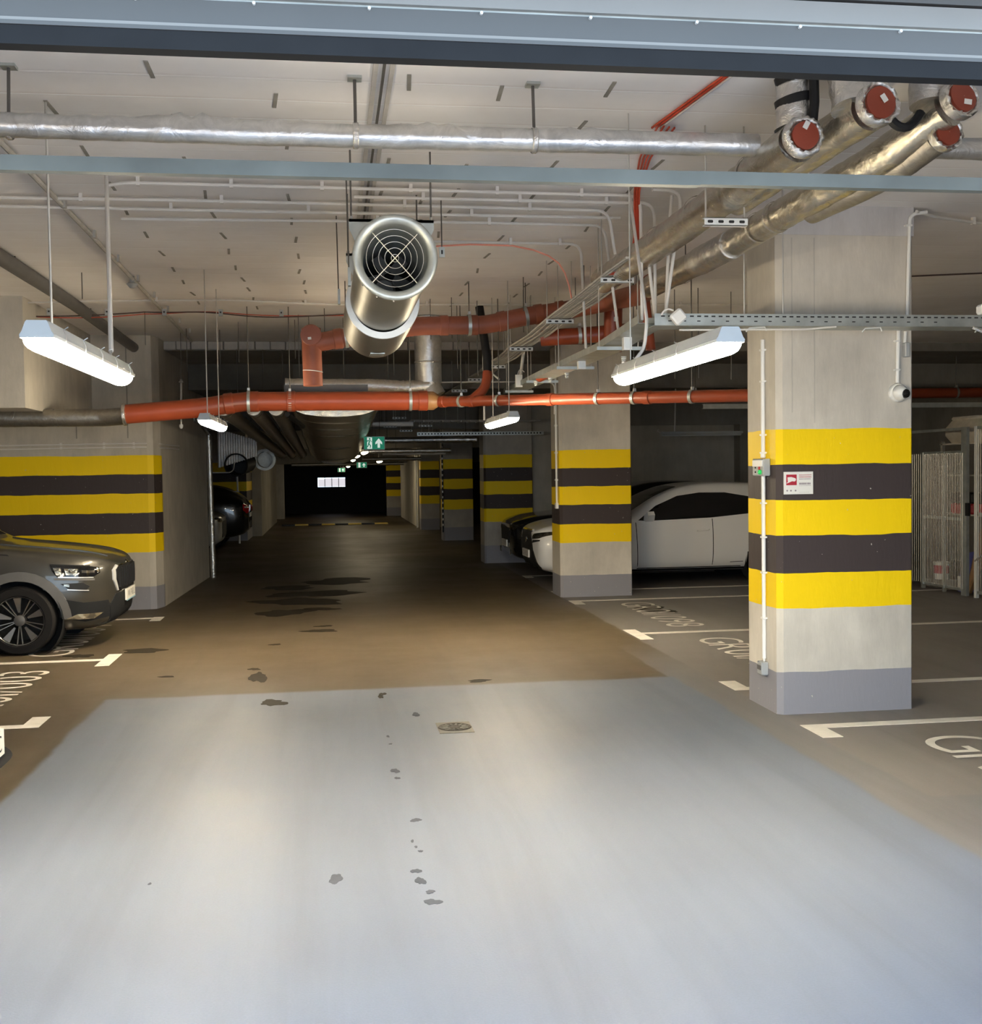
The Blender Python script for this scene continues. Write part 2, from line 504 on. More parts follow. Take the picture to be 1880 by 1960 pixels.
# lower soffit further in
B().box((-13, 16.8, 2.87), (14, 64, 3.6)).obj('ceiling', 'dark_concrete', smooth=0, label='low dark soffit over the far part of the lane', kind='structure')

# front wall with the gate opening (the camera stands outside it)
wf = B()
wf.box((-13, 2.2, 0), (-2.35, 2.45, 5)); wf.box((3.45, 2.2, 0), (14, 2.45, 5)); wf.box((-2.35, 2.2, 2.78), (3.45, 2.45, 5))
wf.obj('wall_front', 'head', smooth=0, label='front wall around the gate opening', kind='structure')
B().box((-8.0, 2.45, 0), (-7.7, 14.26, CEIL)).obj('wall_left', 'concrete', smooth=0, label='rear wall of the left parking bays', kind='structure')
wl = B().prism([(-8, 14.26), (-2.20, 14.26), (-2.13, 14.29), (-2.07, 14.5), (-1.93, 18.5), (-8, 18.5)], 0, CEIL)
wall_block = wl.obj('wall_left', 'wall_striped', smooth=0, label='concrete wall block with yellow and black stripes left of the lane', kind='structure')
# joints of the wall block
for x in (-3.02, -2.42):
    B().box((x - .006, 14.253, 2.1), (x + .006, 14.262, CEIL)).obj('joint', 'dark_concrete', wall_block, 0)
B().box((-8, 11.2, 2.30), (-2.83, 14.26, CEIL)).obj('trim_1', 'concrete', smooth=0, label='boxed concrete downstand at the left edge', kind='structure')
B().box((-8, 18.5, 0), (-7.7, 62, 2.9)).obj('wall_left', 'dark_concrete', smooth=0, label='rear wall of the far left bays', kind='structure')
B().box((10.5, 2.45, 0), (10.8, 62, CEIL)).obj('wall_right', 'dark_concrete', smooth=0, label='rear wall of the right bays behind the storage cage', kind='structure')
wr = B().box((3.57, 20.0, 0), (10.5, 20.25, 2.9))
wr.obj('wall_right', 'concrete', smooth=0, label='grey wall behind the white car', kind='structure')
B().box((5.1, 19.86, 2.42), (10.5, 20.0, 2.87)).obj('trim_2', 'dark_concrete', smooth=0, label='downstand over the wall behind the white car', kind='structure')
B().box((7.4, 19.7, 0), (8.3, 20.0, 2.42)).obj('trim_3', 'dark_concrete', smooth=0, label='dark pier at the end of the wall behind the white car', kind='structure')

# brick course and deep beam where the ceiling drops
beam1 = B().box((-2.12, 14.92, 3.235), (10.5, 16.79, CEIL)).obj('trim_4', 'dark_concrete', smooth=0, label='downstand faced with a course of blocks', kind='structure')
brick0 = None
x = -2.31
k = 0
while x < 2.6:
    w = .198 + .012 * math.sin(k * 2.3)
    b = B().bbox((x + .007, 14.862 + .006 * math.sin(k * 1.7), 3.243), (x + w - .007, 14.92, CEIL - .006), .005)
    b.obj('brick', 'brick', beam1, 30)
    x += w; k += 1
beam2 = B().box((-1.98, 16.72, 2.86), (-.5, 16.79, 3.232)).obj('trim_5', 'soot_brown', smooth=0, label='deep dark crossbeam over the lane', kind='structure')
for i, (y, z, w) in enumerate(((21.5, 2.45, .4), (29.0, 2.25, .4), (37.6, 1.93, .5))):
    B().box((-7.7, y, z), (10.5, y + w, 2.9)).obj('trim_%d' % (6 + i), 'dark_concrete', smooth=0, label=('first', 'second', 'last')[i] + ' low crossbeam deep in the lane', kind='structure')

# far end: black wall with a small daylit window strip, side walls of the deep lane
wb = B()
wb.box((-8, 46, 0), (-.47, 46.3, 2.9)); wb.box((.64, 46, 0), (10.5, 46.3, 2.9)); wb.box((-.47, 46, 0), (.64, 46.3, 1.06)); wb.box((-.47, 46, 1.43), (.64, 46.3, 2.9))
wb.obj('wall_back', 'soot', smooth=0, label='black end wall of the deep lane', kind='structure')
win = thing('window_1', (0, 46, 1.06), 'small row of daylit panes in the black end wall', None, kind='structure')
for i in range(4):
    x0 = -.46 + i * .275
    B().box((x0 + .012, 46.03, 1.075), (x0 + .262, 46.05, 1.33 + (.05 if i < 1 else .08))).obj('pane', 'pane_lit', win, 0)
    B().box((x0 + .262, 46.0, 1.06), (x0 + .287, 46.06, 1.43)).obj('window_frame', 'black', win, 0)
B().box((-7.7, 28.3, 0), (-2.02, 30.2, 2.87)).obj('wall_left', 'pillar_far', smooth=0, label='striped pillar wall far down the left side', kind='structure')
B().box((-2.62, 30.2, 0), (-1.78, 38.6, 2.87)).obj('wall_left', 'dark_concrete', smooth=0, label='plain side wall past the far striped pillar', kind='structure')
B().box((-2.0, 41.0, 0), (-1.62, 41.4, 2.87)).obj('trim_9', 'concrete', smooth=0, label='slim pale pier beside the black end wall', kind='structure')
B().box((2.55, 33.0, 0), (3.3, 41, 2.87)).obj('wall_right', 'concrete', smooth=0, label='side wall at the far right of the lane', kind='structure')
B().box((-1.5, 35.45, 0), (1.8, 35.75, .012)).obj('trim_10', 'dark_concrete', smooth=0, label='dark base of the speed bump', kind='structure')

# ------------------------------------------------------------------ columns
def column(name, x0, x1, y0, y1, top, mat, label, ch=.035, head=True):
    t = thing(name, ((x0 + x1) / 2, (y0 + y1) / 2, 0), label, 'column')
    poly = [(x0 + ch, y0), (x1 - .01, y0), (x1, y0 + .01), (x1, y1), (x0, y1), (x0, y0 + ch)]
    B().prism(poly, 0, top - (.19 if head else 0)).obj('shaft', mat, t, 0)
    if head:
        q = .006
        B().prism([(x0 - q, y0 - q), (x1 + q, y0 - q), (x1 + q, y1 + q), (x0 - q, y1 + q)], top - .19, top).obj('column_head', 'head', t, 0)
    return t
col1 = column('concrete_column', 2.918, 3.863, 7.08, 7.61, CEIL, 'col', 'big striped concrete column in the right foreground with a dome camera on it')
col2 = column('concrete_column', 2.918, 3.860, 14.18, 14.72, 3.235, 'col', 'striped concrete column in front of the white car', head=False)
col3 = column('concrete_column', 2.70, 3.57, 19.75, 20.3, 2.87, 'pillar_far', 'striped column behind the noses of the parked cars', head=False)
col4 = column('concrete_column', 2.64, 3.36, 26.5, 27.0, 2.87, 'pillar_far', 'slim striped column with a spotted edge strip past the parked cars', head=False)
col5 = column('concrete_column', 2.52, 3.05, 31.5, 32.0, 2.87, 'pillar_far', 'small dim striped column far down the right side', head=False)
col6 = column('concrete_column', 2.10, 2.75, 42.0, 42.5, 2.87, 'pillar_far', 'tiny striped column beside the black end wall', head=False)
for z0, z1, x in ((1.93, 3.14, 3.175), (2.0, 3.14, 3.02)):
    B().box((x - .004, 7.0785, z0), (x + .004, 7.081, z1)).obj('form_seam', 'concrete', col1, 0)
# edge strip with spots on col4, door leaf and light strip on the far right
B().box((2.615, 26.47, .2), (2.65, 26.50, 2.5)).obj('edge_strip', 'black', col4, 0)
for i in range(16):
    B().box((2.62, 26.462, .35 + i * .13), (2.645, 26.472, .40 + i * .13)).obj('reflector', 'white', col4, 0)
B().box((2.47, 32.6, 0), (2.50, 32.66, 2.2)).obj('door_frame_post', 'white', smooth=0, label='thin white post at the far right of the lane', cat='post')

# ------------------------------------------------------------------ floor markings (parts of the floor)
def flat(poly, name, mat, z=.0025):
    return B().prism(poly, .0, z).obj(name, mat, floor, 0)
def mark(x0, x1, y0, y1):
    flat([(x0, y0), (x1, y0), (x1, y1), (x0, y1)], 'bay_line', 'paint')
# right bays: stub along the lane and a long line into the bay
for (ya, yb, yl) in ((13.80, 13.40, 13.75), (11.15, 10.48, 10.87), (8.285, 7.93, 7.98), (6.77, 6.43, 6.72), (17.25, 16.9, 17.2), (14.95, 14.8, 14.93)):
    mark(2.93, 3.06, yb, ya); mark(3.06, 8.2, yl - .05, yl + .05)
# left bays
for (ya, yb, yl) in ((13.45, 13.10, 13.36), (10.75, 10.10, 10.44), (8.045, 7.71, 7.76)):
    mark(-2.045, -1.925, yb, ya); mark(-7.4, -2.045, yl - .05, yl + .05)
for i in range(8):
    B().box((-1.49 + i * .41, 35.40, .012), (-1.09 + i * .41, 35.72, .05)).obj('bump_segment', plain('bump_yellow', (.55, .40, .08, 1)) if i % 2 else M['black'], floor, 0)

def text_meshes(txt, mapper, parent, mat, name):
    """flat lettering, one object per character; mapper takes (u, v) in 0..1 over the whole line"""
    def outline(body):
        cu = bpy.data.curves.new('txt', 'FONT'); cu.body = body; cu.size = 1; cu.offset = -.008
        o = bpy.data.objects.new('txt', cu); COL.objects.link(o)
        bpy.context.view_layer.update()
        me = bpy.data.meshes.new_from_object(o.evaluated_get(bpy.context.evaluated_depsgraph_get()))
        bpy.data.objects.remove(o); bpy.data.curves.remove(cu)
        return me
    ms = []; pen = 0
    for ch in txt:
        if ch == ' ':
            pen += .32; continue
        me = outline(ch)
        xs = [v.co.x for v in me.vertices]
        ms.append((me, pen - min(xs))); pen += max(xs) - min(xs) + .09
    pen -= .09
    ys = [v.co.y for m, _ in ms for v in m.vertices]; y0, y1 = min(ys), max(ys)
    for me, dx in ms:
        for v in me.vertices: v.co = mapper((v.co.x + dx)/pen, (v.co.y - y0)/(y1 - y0))
        me.materials.clear(); me.materials.append(M[mat])
        ob = bpy.data.objects.new(name, me); COL.objects.link(ob); ob.parent = parent
def floor_text(txt, x, y, rz, length, height):
    r = Matrix.Rotation(rz, 4, 'Z')
    text_meshes(txt, lambda u, v: r @ Vector((u*length, v*height, 0)) + Vector((x, y, .003)), floor, 'paint', 'bay_character')
floor_text('GR01/098', 3.46, 13.40, -PI/2, 2.15, .40)
floor_text('GR01/099', 3.44, 10.42, -PI/2, 2.15, .40)
floor_text('GR01/100', 3.44, 6.32, -PI/2, 2.15, .46)
floor_text('GR01/003', -2.36, 7.86, PI/2, 2.10, .40)
floor_text('GR01/004', -2.40, 10.75, PI/2, 2.15, .40)

def blob(cx, cy, rx, ry, mat, seed, name='damp_stain', n=22, jag=.35):
    rnd = random.Random(seed)
    ph = [rnd.uniform(0, 6.3) for _ in range(5)]
    pts = []
    for i in range(n):
        t = 2*PI*i/n
        k = 1 + jag*(.5*math.sin(2*t+ph[0]) + .35*math.sin(3*t+ph[1]) + .3*math.sin(5*t+ph[2]) + .25*math.sin(7*t+ph[3])) + rnd.uniform(-.08,.08)*jag*2
        pts.append((cx + rx*k*math.cos(t), cy + ry*k*math.sin(t)))
    B().prism(pts, 0, .0016).obj(name, mat, floor, 0)
for i, (x, y, rx, ry) in enumerate(((-.43, 8.2, .095, .10), (-.60, 9.25, .07, .22), (-.66, 9.65, .05, .05), (-.13, 11.85, .16, .12), (-.09, 12.2, .09, .06), (-.56, 13.5, .34, .28), (-.15, 13.75, .2, .16), (-.4, 14.6, .55, .38), (-.2, 15.5, .55, .4), (-.62, 16.4, .4, .3), (.1, 17.2, .5, .5), (-.55, 11.0, .05, .05), (1.13, 8.72, .08, .06), (3.70, 12.78, .17, .30), (3.82, 12.5, .12, .1), (-2.3, 10.72, .12, .10), (-1.75, 10.9, .22, .12), (-1.35, 9.45, .07, .03), (.36, 8.35, .025, .05), (.34, 8.25, .02, .05))):
    blob(x, y, rx, ry, 'stain', 10 + i)
for i, (x, y, rx, ry) in enumerate(((.323, 4.60, .022, .022), (.331, 4.485, .022, .035), (.36, 4.36, .018, .018), (.361, 4.255, .034, .026), (.326, 6.18, .024, .04), (.33, 6.03, .015, .02), (.373, 5.28, .024, .025), (.335, 4.98, .006, .02), (.345, 4.90, .007, .012), (.36, 4.84, .012, .010), (-.006, 4.57, .028, .05), (.33, 7.0, .008, .03), (.335, 6.8, .010, .012), (.55, 7.6, .02, .07), (-.75, 4.65, .007, .01))):
    blob(x, y, rx, ry, 'stain_light', 60 + i, jag=.3)

# ------------------------------------------------------------------ floor drain
dr = thing('floor_drain', (.76, 7.15, 0), 'round slotted drain grate in a square plate in the lane floor', 'drain')
B().box((.655, 7.0, 0), (.875, 7.3, .004)).obj('plate', 'drain_frame', dr, 0)
B().lathe([(.001, .004), (.090, .004), (.098, .009), (.104, .009), (.108, .004)], (.765, 7.15, 0), (0, 0, 1), 36).obj('grate', 'iron', dr)
for i in range(14):
    a = 2*PI*i/14
    m = Matrix.Translation((.765, 7.15, 0)) @ Matrix.Rotation(a, 4, 'Z')
    B().box((.045, -.007, .004), (.088, .007, .0085), m).obj('bar', 'drain_frame', dr, 0)
B().lathe([(.001, .0085), (.03, .0085), (.036, .004)], (.765, 7.15, 0), (0, 0, 1), 20).obj('boss', 'iron', dr)

# ------------------------------------------------------------------ ceiling marks, joint and loose rods (parts of the ceiling)
jt = B(); jt.box((.215, 2.5, CEIL - .012), (.235, 14.8, CEIL)); jt.box((.285, 2.5, CEIL - .012), (.305, 14.8, CEIL))
jt.obj('expansion_joint', 'brick', ceiling, 0)
B().box((.255, 2.5, CEIL - .016), (.266, 9.5, CEIL)).obj('joint_bar', 'rod', ceiling, 0)
dash0 = B().box((-.009, -.10, -.004), (.009, .10, 0)).obj('spacer_mark', 'dark_concrete', ceiling, 0)
rnd = random.Random(5)
spots = []
for xx, y0 in ((-.72, 4.95), (-.20, 5.3), (.36, 5.0), (.80, 5.1), (1.28, 5.0), (-1.25, 5.5), (1.85, 6.2), (.62, 5.9)):
    y = y0
    while y < 12:
        spots.append((xx + rnd.uniform(-.02, .02), y, rnd.uniform(-.1, .1)))
        y += .62 + rnd.uniform(-.08, .12)
dash0.location = (spots[0][0], spots[0][1], CEIL)
for x, y, a in spots[1:]:
    instance(dash0, 'spacer_mark', ceiling, mtx=Matrix.Translation((x, y, CEIL)) @ Matrix.Rotation(a, 4, 'Z'))
def loose_rod(x, y, z, r=.0045, mat='rod'):
    B().cyl((x, y, z), (x, y, CEIL), r, n=6).obj('threaded_rod', mat, ceiling)
loose_rod(-1.243, 5.42, 2.28, .006, 'rod_light')
for x, y, z in ((-2.02, 9.9, 3.13), (-1.87, 12.2, 3.0), (-1.62, 13.6, 2.86), (-1.25, 13.7, 2.86), (-.98, 13.0, 2.9), (-.35, 12.8, 2.92), (-.30, 12.4, 2.55), (-.19, 12.5, 2.6),
                (1.02, 11.2, 2.95), (1.22, 11.1, 2.95), (1.50, 11.3, 2.6), (1.56, 11.8, 2.95), (1.85, 10.6, 2.95), (1.99, 11.0, 3.0), (2.14, 9.3, 3.05), (2.42, 8.2, 3.05), (2.60, 8.0, 3.0), (1.73, 9.9, 3.05), (2.62, 9.4, 3.0), (2.2, 9.9, 3.1),
                (-.02, 11.9, 2.9), (.18, 12.6, 2.6), (.72, 12.4, 2.7), (.66, 12.5, 2.55), (1.33, 11.6, 2.7), (3.3, 10.5, 2.5), (3.5, 10.4, 2.5), (3.9, 10.6, 2.5), (4.5, 10.7, 2.55), (4.6, 10.2, 2.5)):
    loose_rod(x, y, z)
# ================================================================== THE GATE AND ITS CROSS RAIL
gate = thing('sectional_gate', (.55, 2.5, 2.55), 'raised grey sectional gate leaf with black rubber seal across the top', 'gate')
B().box((-2.3, 2.49, 2.548), (3.4, 2.53, 2.594)).obj('bottom_seal', 'rubber', gate, 0)
B().box((-2.3, 2.487, 2.588), (3.4, 2.54, 2.5965)).obj('seal_lip', 'gate_blue', gate, 0)
rail = B().box((-2.3, 2.495, 2.5965), (3.4, 2.545, 2.656)).obj('bottom_rail', 'gate_blue', gate, 0)
B().box((-2.3, 2.490, 2.596), (3.4, 2.496, 2.604)).obj('drip_edge', 'gate_white', rail, 0)
B().box((-2.3, 2.505, 2.656), (3.4, 2.545, 2.664)).obj('seam', 'galv', gate, 0)
B().box((-2.3, 2.492, 2.664), (3.4, 2.545, 2.712)).obj('white_panel', 'gate_white', gate, 0)
B().box((-2.3, 2.51, 2.712), (3.4, 2.545, 2.719)).obj('panel_groove', 'rubber', gate, 0)
B().box((-2.3, 2.492, 2.719), (3.4, 2.545, 3.30)).obj('upper_panel', 'gate_blue', gate, 0)
for i in range(22):
    x = -2.1 + i * .245
    B().cyl((x, 2.50, 2.652), (x, 2.487, 2.652), .0035, n=8).obj('rivet', 'white_metal', gate)

def profile_x(y, z, x0, x1, h=.042, d=.035, t=.004):
    """C-shaped rail along x, its web facing the gate"""
    b = B()
    b.box((x0, y, z - h/2), (x1, y + t, z + h/2))
    b.box((x0, y + t, z - h/2), (x1, y + d, z - h/2 + t))
    b.box((x0, y + t, z + h/2 - t), (x1, y + d, z + h/2))
    return b
cr = thing('cross_rail', (.5, 3.3, 2.52), 'galvanised steel rail spanning the lane below the silver pipe', 'rail')
profile_x(3.3, 2.517, -2.35, 1.12).obj('rail_section', 'rail', cr, 0)
profile_x(3.3, 2.519, 1.12, 3.45, h=.040).obj('rail_section', 'rail', cr, 0)
for x in (-2.33, 3.43):
    B().box((x - .02, 3.3, 2.5), (x + .02, 3.335, CEIL)).obj('hanger', 'galv', cr, 0)

# ================================================================== LAMPS
def make_lamp():
    """twin-tube batten, along local y, origin at the centre of its underside rim"""
    L = .755
    t = thing('batten_lamp', (0, 0, 0), 'lit batten lamp', 'lamp', world=False)
    hb = B()
    def sec(y, k):
        return [Vector((a*k, y, b)) for a, b in ((-.056, 0), (-.058, .010), (-.050, .020), (-.038, .050), (-.033, .056), (.033, .056), (.038, .050), (.050, .020), (.058, .010), (.056, 0))]
    rows = [sec(-L-.012, .93), sec(-L, 1), sec(L, 1), sec(L+.012, .93)]
    n = 10
    fs = []
    for r in range(3):
        for i in range(n-1): fs.append((r*n+i, r*n+i+1, (r+1)*n+i+1, (r+1)*n+i))
        fs.append((r*n+n-1, r*n, (r+1)*n, (r+1)*n+n-1))
    fs += [tuple(range(n)), tuple(range(3*n, 4*n))]
    hb.add([v for r in rows for v in r], fs)
    hb.obj('housing', 'grey_plastic', t)
    db = B()
    rows = []
    for y, k in ((-L, .86), (-L+.02, .97), (-L+.05, 1), (L-.05, 1), (L-.02, .97), (L, .86)):
        rows.append([Vector((.053*k*math.cos(PI + PI*i/12), y, -.001 + .043*k*math.sin(PI + PI*i/12)*(1.0))) for i in range(13)])
    n = 13; fs = []
    for r in range(5):
        for i in range(n-1): fs.append((r*n+i, r*n+i+1, (r+1)*n+i+1, (r+1)*n+i))
    fs += [tuple(range(n)), tuple(range(5*n, 6*n))]
    db.add([v for r in rows for v in r], fs)
    db.obj('diffuser', 'lamp', t, 60)
    for x in (-.022, .022):
        B().cyl((x, -L-.004, -.016), (x, -L+.05, -.016), .011, n=12).obj('tube_holder', 'lamp_socket', t)
    c0 = None
    for s in (-1, 1):
        for k in range(5):
            y = -.62 + k*.31
            if c0 is None:
                c0 = B().tube([(0, 0, -.016), (.004, 0, 0), (.005, 0, .02), (-.004, 0, .042), (.012, 0, .052)], .0022, 5).obj('clip', 'rod_light', t)
                c0.location = (.056, y, 0)
            else:
                instance(c0, 'clip', t, mtx=Matrix.Translation((.056*s, y, 0)) @ Matrix.Rotation(0 if s > 0 else PI, 4, 'Z'))
    return t
lamp0 = make_lamp()
LAMPS = [(-.93, 4.61, 2.10, 'lit batten lamp hanging left of the lane, nearest on that side'),
         (1.445, 4.70, 2.10, 'lit batten lamp hanging beside the big striped column'),
         (-1.0, 10.2, 2.09, 'lit batten lamp hanging by the left end of the orange drain pipe'),
         (1.62, 10.6, 2.11, 'lit batten lamp hanging in front of the third striped column'),
         (.72, 23.2, 2.05, 'far lit batten lamp just below the exit sign'),
         (.70, 28.5, 2.05, 'tiny lit batten lamp, second below the exit sign'),
         (.70, 33.5, 2.0, 'tiny lit batten lamp, third below the exit sign'),
         (.66, 40.0, 1.85, 'tiny lit batten lamp, farthest towards the black end wall'),
         (1.45, 33.0, 1.95, 'tiny lit batten lamp right of the lane near the far striped column')]
def lamp_hang(t, x, y, z, top, mat='rod_light'):
    for dy in (-.5, .5):
        o = B().cyl((0, dy, .055), (0, dy, top - z), .005, n=6).obj('suspension_rod', mat, t)
        B().box((-.02, dy - .012, .054), (.02, dy + .012, .07)).obj('hanger_clip', 'rod_light', o, 0)
lamps = []
for i, (x, y, z, lab) in enumerate(LAMPS):
    t = lamp0 if i == 0 else copy_tree(lamp0)
    t.location = (x, y, z); t['label'] = lab; t['group'] = 'batten lamps along the lane'
    lamps.append(t)
for i, t in enumerate(lamps):
    if i in (2, 3): lamp_hang(t, *t.location, CEIL)
    elif i > 3:
        lamp_hang(t, *t.location, 2.87)
        for ch in t.children:
            if ch.name.startswith('diffuser'):
                ch.data = ch.data.copy(); ch.data.materials[0] = M['lamp_dim']
# feed conduits of the two nearest lamps (local coordinates of the lamp)
def local_tube(t, pts, r, name, mat):
    L = Vector(t.location)
    return B().tube([Vector(p) - L for p in pts], r, 8).obj(name, mat, t)
local_tube(lamps[0], [(-1.20, 6.60, 3.32), (-.945, 5.20, 2.20)], .011, 'feed_conduit', 'conduit')
local_tube(lamps[0], [(-.945, 5.20, 2.20), (-.94, 5.15, 2.165)], .006, 'suspension_rod', 'rod_light')
local_tube(lamps[1], bend([(1.83, 6.7, 3.31), (1.62, 5.62, 2.40), (1.60, 5.60, 2.26), (1.50, 5.50, 2.16), (1.445, 5.44, 2.168)], .05), .009, 'feed_conduit', 'conduit')
local_tube(lamps[1], [(1.445, 5.30, 3.34), (1.445, 5.30, 2.17)], .003, 'suspension_rod', 'rod_light')
# an unlit lamp deep in the right bays
t = thing('unlit_lamp', (5.75, 17, 2.17), 'unlit batten lamp hanging above the white car', 'lamp')
B().box((5.10, 16.95, 2.17), (6.42, 17.05, 2.205)).obj('housing', 'grey_plastic', t, 0)
B().bbox((5.12, 16.955, 2.135), (6.40, 17.045, 2.17), .01).obj('diffuser', 'grey_plastic', t, 0)
B().cyl((5.33, 17, 2.2), (5.36, 17, 3.2), .012, n=8).obj('suspension_tube', 'conduit', t)
B().tube([(5.07, 17, 2.24), (5.05, 17, 2.22), (5.10, 17, 2.19)], .008, 6).obj('cable', 'conduit', t)

# ================================================================== JET FAN
FX, FZ = .352, 2.735
fan = thing('jet_fan', (FX, 7.2, FZ - .22), 'round galvanised jet fan with wire guard hanging from the ceiling', 'fan')
B().lathe([(.200, .02), (.2015, .3), (.200, .6), (.2015, 1.34)], (FX, 5.8, FZ), (0, 1, 0), 64).obj('casing', 'galv_warm', fan)
B().lathe([(.190, 1.335), (.230, 1.34), (.232, 1.352)], (FX, 5.8, FZ - .022), (0, 1, 0), 64).obj('joint_ring', 'white_metal', fan)
B().lathe([(.232, 1.352), (.233, 2.0), (.232, 2.52), (.20, 2.56), (.001, 2.56)], (FX, 5.8, FZ - .022), (0, 1, 0), 64).obj('silencer', 'galv_warm', fan)
prof = [(.206, .06)]
for k in range(9):
    a = PI*k/8
    prof.append((.193 + .024*math.cos(a - .3), -.012 - .024*math.sin(a)))
prof += [(.166, .03), (.160, .10), (.160, 1.0)]
B().lathe(prof, (FX, 5.8, FZ), (0, 1, 0), 64).obj('inlet_rim', 'galv', fan)
B().lathe([(.16, 1.0), (.10, 1.02), (.001, 1.02)], (FX, 5.8, FZ), (0, 1, 0), 48).obj('inner_baffle', 'dark_slot', fan)
B().lathe([(.001, .45), (.05, .46), (.065, .50), (.065, .98)], (FX - .035, 5.8, FZ - .085), (0, 1, 0), 24).obj('motor', 'cladding', fan)
for k in range(5):
    a = 2*PI*k/5 + .4
    m = Matrix.Translation((FX, 6.35, FZ)) @ Matrix.Rotation(a, 4, 'Y') @ Matrix.Rotation(.5, 4, 'Z')
    B().box((.03, -.003, -.03), (.155, .003, .03), m).obj('blade', 'cladding', fan, 0)
for R in (.019, .052, .083, .114, .146):
    B().ring((FX, 5.80, FZ), (0, 1, 0), R, .0016, 40, 5).obj('guard_ring', 'rod_light', fan)
for a in (PI/4 + .03, 3*PI/4 - .06):
    d = Vector((math.cos(a), 0, math.sin(a)))*.19; c = Vector((FX, 5.80, FZ))
    B().cyl(c - d, c + d, .0024, n=6).obj('guard_bar', 'rod_light', fan)
for k in range(14):
    a = 2*PI*k/14 + .2
    for yy, rr_ in ((5.9, .2005), (7.18, .230), (8.25, .230)):
        p = Vector((FX + rr_*math.cos(a), yy, FZ + rr_*math.sin(a)))
        if math.sin(a) < .35:
            B().cyl(p, p + Vector((math.cos(a), 0, math.sin(a)))*.006, .0045, n=6).obj('screw', 'rod_light', fan)
for yy in (6.05, 7.0):
    br = B()
    br.box((FX - .225, yy, FZ + .235), (FX + .225, yy + .04, FZ + .25))
    br.extrude([(FX - .225, yy, FZ + .25), (FX - .225, yy, FZ + .20), (FX - .17, yy, FZ + .08), (FX - .145, yy, FZ + .145), (FX - .06, yy, FZ + .21), (FX + .06, yy, FZ + .21), (FX + .145, yy, FZ + .145), (FX + .17, yy, FZ + .08), (FX + .225, yy, FZ + .20), (FX + .225, yy, FZ + .25)], (0, .004, 0))
    br.obj('bracket', 'galv', fan, 0)
    for sx in (-1, 1):
        B().cyl((FX + sx*.212, yy + .02, FZ + .22), (FX + sx*.212, yy + .02, CEIL), .005, n=8).obj('hanger_rod', 'rod', fan)
        B().cyl((FX + sx*.212, yy + .02, FZ + .25), (FX + sx*.212, yy + .02, FZ + .268), .010, n=6).obj('nut', 'rod_light', fan)
for sx in (-1, 1):
    m = Matrix.Translation((FX + sx*.152, 5.85, FZ + .155)) @ Matrix.Rotation(sx*.72, 4, 'Y')
    B().box((-.03, -.01, -.006), (.03, .09, .006), m).obj('mounting_lug', 'galv', fan, 0)
for x, yy, z in ((FX - .217, 6.35, FZ + .0), (FX - .262, 7.6, FZ + .08)):
    B().box((x - .012, yy, z - .05), (x + .004, yy + .05, z + .05)).obj('side_lug', 'galv', fan, 0)
    B().cyl((x - .006, yy + .025, z + .03), (x - .012, yy + .025, CEIL), .0045, n=6).obj('hanger_rod', 'rod', fan)
B().box((FX - .05, 8.0, FZ - .257), (FX + .05, 8.18, FZ - .251)).obj('rating_plate', 'galv', fan, 0)
# ================================================================== PIPES
def clamp(t, c, axis, r, top=CEIL, w=.03, rod=True):
    c = Vector(c)
    o = B().lathe([(r + .001, -w/2), (r + .007, -w/2), (r + .007, w/2), (r + .001, w/2)], c, axis, 28, closed=True).obj('clamp', 'galv', t)
    B().box((c.x - .012, c.y - r*.2 - .012, c.z + r + .004), (c.x + .012, c.y - r*.2 + .012, c.z + r + .03)).obj('lug', 'rod_light', o, 0)
    if rod:
        B().cyl((c.x, c.y, c.z + r), (c.x, c.y, top), .0055, n=6).obj('hanger_rod', 'rod', t)
def sticker(t, c, n, w=.03, h=.02, tilt=0):
    c = Vector(c); n = Vector(n).normalized()
    a = Vector((0, 0, 1)); u = n.cross(a).normalized(); v = u.cross(n).normalized()
    uu = u*math.cos(tilt) + v*math.sin(tilt); vv = v*math.cos(tilt) - u*math.sin(tilt)
    B().extrude([c + uu*w/2*sx + vv*h/2*sy for sx, sy in ((-1,-1),(1,-1),(1,1),(-1,1))], n*.0015).obj('sticker', 'plate', t, 0)
def crinkle(pts, r, n=20, amp=.06, seed=1, step=.05):
    """wrapped insulation: tube whose radius wrinkles"""
    pts = [Vector(p) for p in pts]
    rr = random.Random(seed)
    out = []
    for a, b in zip(pts, pts[1:]):
        k = max(2, int((b-a).length/step))
        out += [a.lerp(b, i/k) for i in range(k)]
    out.append(pts[-1])
    rad = [r*(1 + rr.uniform(-amp, amp)) for _ in out]
    return B().tube(out, r, n, radii=rad)

